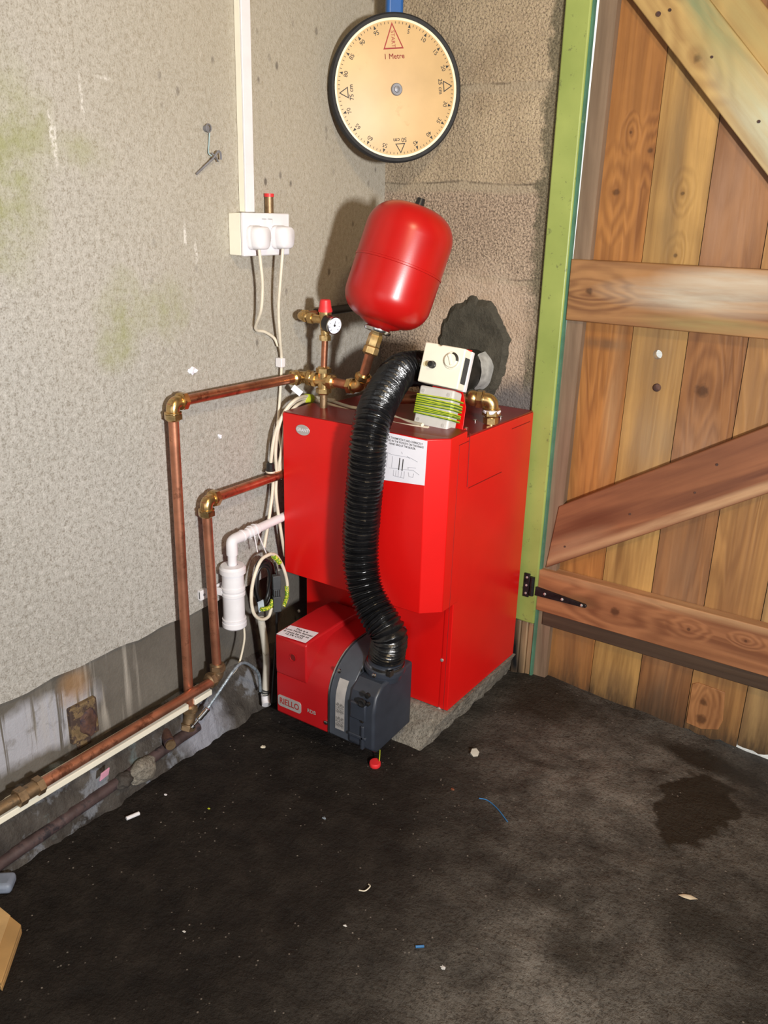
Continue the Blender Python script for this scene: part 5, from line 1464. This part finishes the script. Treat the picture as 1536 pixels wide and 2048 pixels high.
# white oval loop in front of it
wl = thing('cable_loop', 'oval loop of white cable hanging in front of the black coil', 'cable', PX(538, 1172, 0.07))
lp = [PX(x, y, 0.072) for x, y in ((541, 1108), (524, 1118), (512, 1142), (504, 1175), (503, 1205), (509, 1229), (523, 1239), (537, 1233), (543, 1215))]
bm = BM(); tube(bm, spline(lp, 8), 0.0042, 12); obj('cable', bm, M['flex'], wl)
lp2 = [PX(x, y, 0.072) for x, y in ((541, 1108), (553, 1112), (565, 1132), (573, 1158), (575, 1180), (573, 1200), (567, 1212))]
bm = BM(); tube(bm, spline(lp2, 8), 0.0042, 12); obj('cable', bm, M['flex'], wl)
def wrap(pts, parent, r=0.0056):
    bm = BM(); s_ = spline(pts, 10); s_ = resample(s_, 0.0026)
    tube(bm, s_, r, 12, rfun=lambda i: r if i % 2 else r*0.80)
    return obj('wire_wrap', bm, M['earth'], parent, label='green and yellow wire wrapping')
wrap([PX(x, y, 0.072) for x, y in ((546, 1112), (552, 1116), (560, 1126))], wl, 0.0066)
wrap([PX(x, y, 0.072) for x, y in ((573, 1172), (574, 1190), (571, 1202), (567, 1214))], wl)
wrap([PX(x, y, 0.074) for x, y in ((523, 1219), (533, 1217), (542, 1212), (545, 1198))], wl)
# grey inline connector and its lead
cn = thing('cable_connector', 'grey inline connector hanging at the right of the white cable loop', 'connector', PX(553, 1185, 0.07))
a, b = PX(553, 1150, 0.082), PX(553, 1222, 0.082)
m_ = basis((a+b)/2, Vector((0.55, 0.84, 0)), (a-b))
hL = (a-b).length/2
bm = BM(); box(bm, (-0.010, -hL, -0.008), (0.010, -hL*0.15, 0.008), m_); box(bm, (-0.0085, -hL*0.15, -0.007), (0.0085, hL*0.25, 0.007), m_); box(bm, (-0.010, hL*0.25, -0.008), (0.010, hL, 0.008), m_); obj('body', bm, M['conn_grey'], cn, bevel=0.0015)
bm = BM()
for dx in (-0.005, 0.0, 0.005): box(bm, (dx-0.001, -hL*0.12, 0.0068), (dx+0.001, hL*0.22, 0.0088), m_)
obj('latch', bm, M['black'], cn)
bm = BM(); tube(bm, spline([b+Vector((0, 0, 0.004)), PX(553, 1260, 0.080), PX(550, 1310, 0.085), PX(546, 1370, 0.095), PX(544, 1405, 0.10)], 8), 0.0028, 10); obj('lead', bm, M['black'], cn)
bm = BM(); tube(bm, spline([a-Vector((0, 0, 0.004)), PX(553, 1140, 0.078), PX(549, 1125, 0.074)], 6), 0.0028, 10); obj('lead', bm, M['black'], cn)
# white drain pipe going to the floor
dp = [PX(521, 1236, 0.060), PX(528, 1275, 0.060), PX(533, 1320, 0.062), PX(532, 1360, 0.064), PX(531, 1392, 0.066)]
drain = thing('drain_pipe', 'dirty white drain pipe dropping to the floor beside the burner', 'pipe', dp[-1])
bm = BM(); tube(bm, spline(dp, 8), 0.0092, 16); obj('pipe', bm, M['pvc_dirty'], drain)
bm = BM(); p = dp[-1]
for i in range(3): lathe(bm, [(0.0095, -0.0016), (0.0125, 0), (0.0095, 0.0016)], p+Vector((0, 0, 0.004+0.007*i)), (0.2*i-0.2, 0.1, 1), 24)
obj('wire_clamp', bm, M['conn_grey'], drain, label='wire clamps round the pipe end')
bm = BM(); tube(bm, spline([dp[-1]+Vector((0, 0, 0.006)), dp[-1]+Vector((0.002, -0.001, -0.010)), dp[-1]+Vector((0.010, -0.008, -0.018))], 6), 0.0115, 18); obj('end_piece', bm, M['pvc'], drain, label='white end piece')
# clear hose and string by the foot of the pipes
bh = [dp[-1]+Vector((-0.006, -0.012, 0.018)), PX(517, 1348, 0.068), PX(500, 1330, 0.074), PX(484, 1326, 0.078), PX(468, 1340, 0.080), PX(450, 1366, 0.078), PX(430, 1395, 0.074), PX(410, 1424, 0.068), PX(398, 1438, 0.062)]
fuel = thing('fuel_hose', 'bluish braided hose arching from the drain pipe down to a fitting on the plinth', 'hose', bh[-1])
bm = BM(); tube(bm, spline(bh, 8), 0.0038, 12); obj('hose', bm, M['clear_hose'], fuel)
bm = BM(); dd = (bh[-1]-bh[-2]).normalized()
lathe(bm, [(0.005, -0.032), (0.0068, -0.030), (0.0062, -0.024), (0.0068, -0.018), (0.0062, -0.012), (0.0068, -0.006), (0.006, 0.0), (0.003, 0.002), (0.003, 0.016), (0.006, 0.018), (0.006, 0.024)], bh[-1], dd, 20); obj('ferrule', bm, M['chrome'], fuel, label='bright crimped ferrule')
cable('cord', 'dirty cream cord hanging below the white trap', [Vector((XT+0.012, tc.y+0.018, zb1+0.004)), PX(489, 1275, 0.060), PX(484, 1305, 0.062), PX(476, 1332, 0.066), PX(462, 1350, 0.064)], 0.0026, 'flex', cat='cord')

# ================================================================ SMALL THINGS ON THE FLOOR
def onfloor(px, py, dz=0.0):
    p = PZ(px, py, GF)
    for _ in range(3): p = PZ(px, py, floor_z(p.x, p.y))
    return p+Vector((0, 0, dz))
cp_ = onfloor(750, 1531)
cap = thing('stopper', 'round red plastic cap lying on the floor under the burner', 'cap', cp_)
bm = BM(); lathe(bm, [(0.0125, 0.0), (0.0135, 0.002), (0.0135, 0.009), (0.012, 0.0115), (0.0, 0.0115)], cp_, (0.05, -0.10, 1), 24); obj('body', bm, M['red_plastic'], cap)
bm = BM(); tube(bm, spline([cp_+Vector((0.004, 0.010, 0.006)), PY(759, 1518, cp_.y+0.004), PY(760, 1500, -0.56)], 6), 0.0012, 8); obj('tether', bm, M['lime'], cap, label='thin yellow tether')
p = onfloor(948, 1507)
bm = BM(); lathe(bm, [(0.0055, 0), (0.011, 0.001), (0.011, 0.010), (0.0055, 0.0105)], p, (0.5, -0.5, 0.8), 6)
tag(obj('nut', bm, plain('pale_dusty_nut', (0.45, 0.42, 0.36), 0.6, 0.2)), 'pale nut lying on the floor in front of the slab', 'nut')
p = onfloor(266, 1637, 0.004); 
bm = BM(); cyl(bm, onfloor(253, 1642, 0.006), onfloor(279, 1631, 0.006), 0.0042, seg=14)
tag(obj('plastic_tube', bm, M['pvc'], bevel=0.0008), 'short white plastic tube on the floor near the plinth', 'tube')
p = onfloor(1376, 1796, 0.003)
bm = BM()
A_, B_ = onfloor(1355, 1792, 0.003), onfloor(1396, 1801, 0.003); ax = (B_-A_); sd_ = Vector((-ax.y, ax.x, 0)).normalized()
top = [A_, A_+ax*0.3+sd_*0.006, A_+ax*0.65+sd_*0.007, B_, A_+ax*0.6-sd_*0.006, A_+ax*0.25-sd_*0.004]
vs = [bm.verts.new(v) for v in top]; ct = bm.verts.new(A_+ax*0.5+Vector((0, 0, 0.005))); bt = bm.verts.new(A_+ax*0.5+Vector((0, 0, -0.003)))
for i in range(6): bm.faces.new((vs[i], vs[(i+1) % 6], ct)); bm.faces.new((vs[(i+1) % 6], vs[i], bt))
tag(obj('leaf', bm, plain('dry_leaf', (0.58, 0.48, 0.34), 0.7), angle=60), 'small dry pale leaf on the floor at the right', 'leaf')
bm = BM(); cyl(bm, onfloor(831, 1896, 0.003), onfloor(848, 1895, 0.003), 0.0024, seg=10)
tag(obj('wire_offcut', bm, M['wire_blue']), 'short bright blue wire offcut on the floor', 'wire')
cable('wire_offcut', 'thin curved dark blue wire lying on the floor right of the slab', [onfloor(958, 1598, 0.002), onfloor(975, 1603, 0.003), onfloor(995, 1620, 0.003), onfloor(1015, 1645, 0.002)], 0.0012, 'wire_blue', cat='wire')
cable('wood_shaving', 'thin curled tan shaving on the dark floor at the lower middle', [onfloor(718, 1782, 0.002), onfloor(730, 1785, 0.004), onfloor(740, 1778, 0.006), onfloor(737, 1772, 0.004)], 0.0012, 'flex', cat='shaving')
scr = [(526, 1495, 0.008, 'flex', 'white crumb on the floor in front of the burner'), (331, 1590, 0.005, 'pvc', 'pale crumb on the floor by the plinth crack'), (648, 1637, 0.0055, 'clear_hose', 'bluish chip on the dark floor left of the red cap'), (905, 1580, 0.006, 'copper_dull', 'reddish brown chip on the floor left of the blue wire'), (418, 1618, 0.004, 'lime', 'tiny yellow green chip on the dark floor'),
       (368, 1864, 0.004, 'grey_box', 'tiny white chip at the lower left of the dark floor'), (690, 1852, 0.004, 'grey_box', 'tiny grey chip at the lower middle of the dark floor'), (887, 1936, 0.006, 'grey_box', 'pale crumb near the bottom of the floor below the blue offcut')]
for x, y, s, mt, lab in scr:
    s *= 0.75; bm = BM(); p = onfloor(x, y, s*0.35); blobmesh(bm, p, s, s*0.75, s*0.45, 0.8, sub=2, seed=x)
    tag(obj('debris_chip', bm, M[mt], angle=25), lab, 'debris')
# cardboard box at the lower left and a grey thing behind it
zc = GF+0.020
a, b_, c_ = PZ(42, 1849, zc), PZ(2, 1966, zc), PZ(-4, 1812, zc)
bx_ = [a, b_, b_+(c_-a)*4.0, a+(c_-a)*4.0]
cbd = thing('cardboard_piece', 'flat folded piece of brown cardboard cut off by the lower left edge', 'cardboard', Vector((a.x-0.05, a.y-0.05, GF)))
bm = BM(); prism(bm, [Vector((p_.x, p_.y, GF-0.001)) for p_ in bx_], (0, 0, 0.0125)); obj('lower_sheet', bm, M['card'], cbd, bevel=0.001)
bm = BM(); prism(bm, [Vector((p_.x, p_.y, GF+0.0125)) for p_ in bx_], (0, 0, 0.0075)); obj('upper_sheet', bm, M['card'], cbd, bevel=0.001)
bm = BM(); d_ = (c_-a); prism(bm, [a+d_*0.45+Vector((0, 0, 0.0002)), b_+d_*0.45+Vector((0, 0, 0.0002)), b_+d_*1.6+Vector((0, 0, 0.0002)), a+d_*1.6+Vector((0, 0, 0.0002))], (0, 0, 0.001)); obj('tape', bm, plain('buff_tape', (0.56, 0.36, 0.16), 0.4), cbd, label='strip of buff tape')
p = onfloor(-4, 1776)
bm = BM(); box(bm, (-0.05, -0.020, 0), (0.030, 0.020, 0.022), Matrix.Translation(p) @ Matrix.Rotation(math.radians(40), 4, 'Z'))
tag(obj('plastic_block', bm, plain('blue_grey_plastic', (0.22, 0.26, 0.34), 0.5), bevel=0.008, seg=3), 'rounded blue grey plastic piece on the floor at the left edge', 'block')
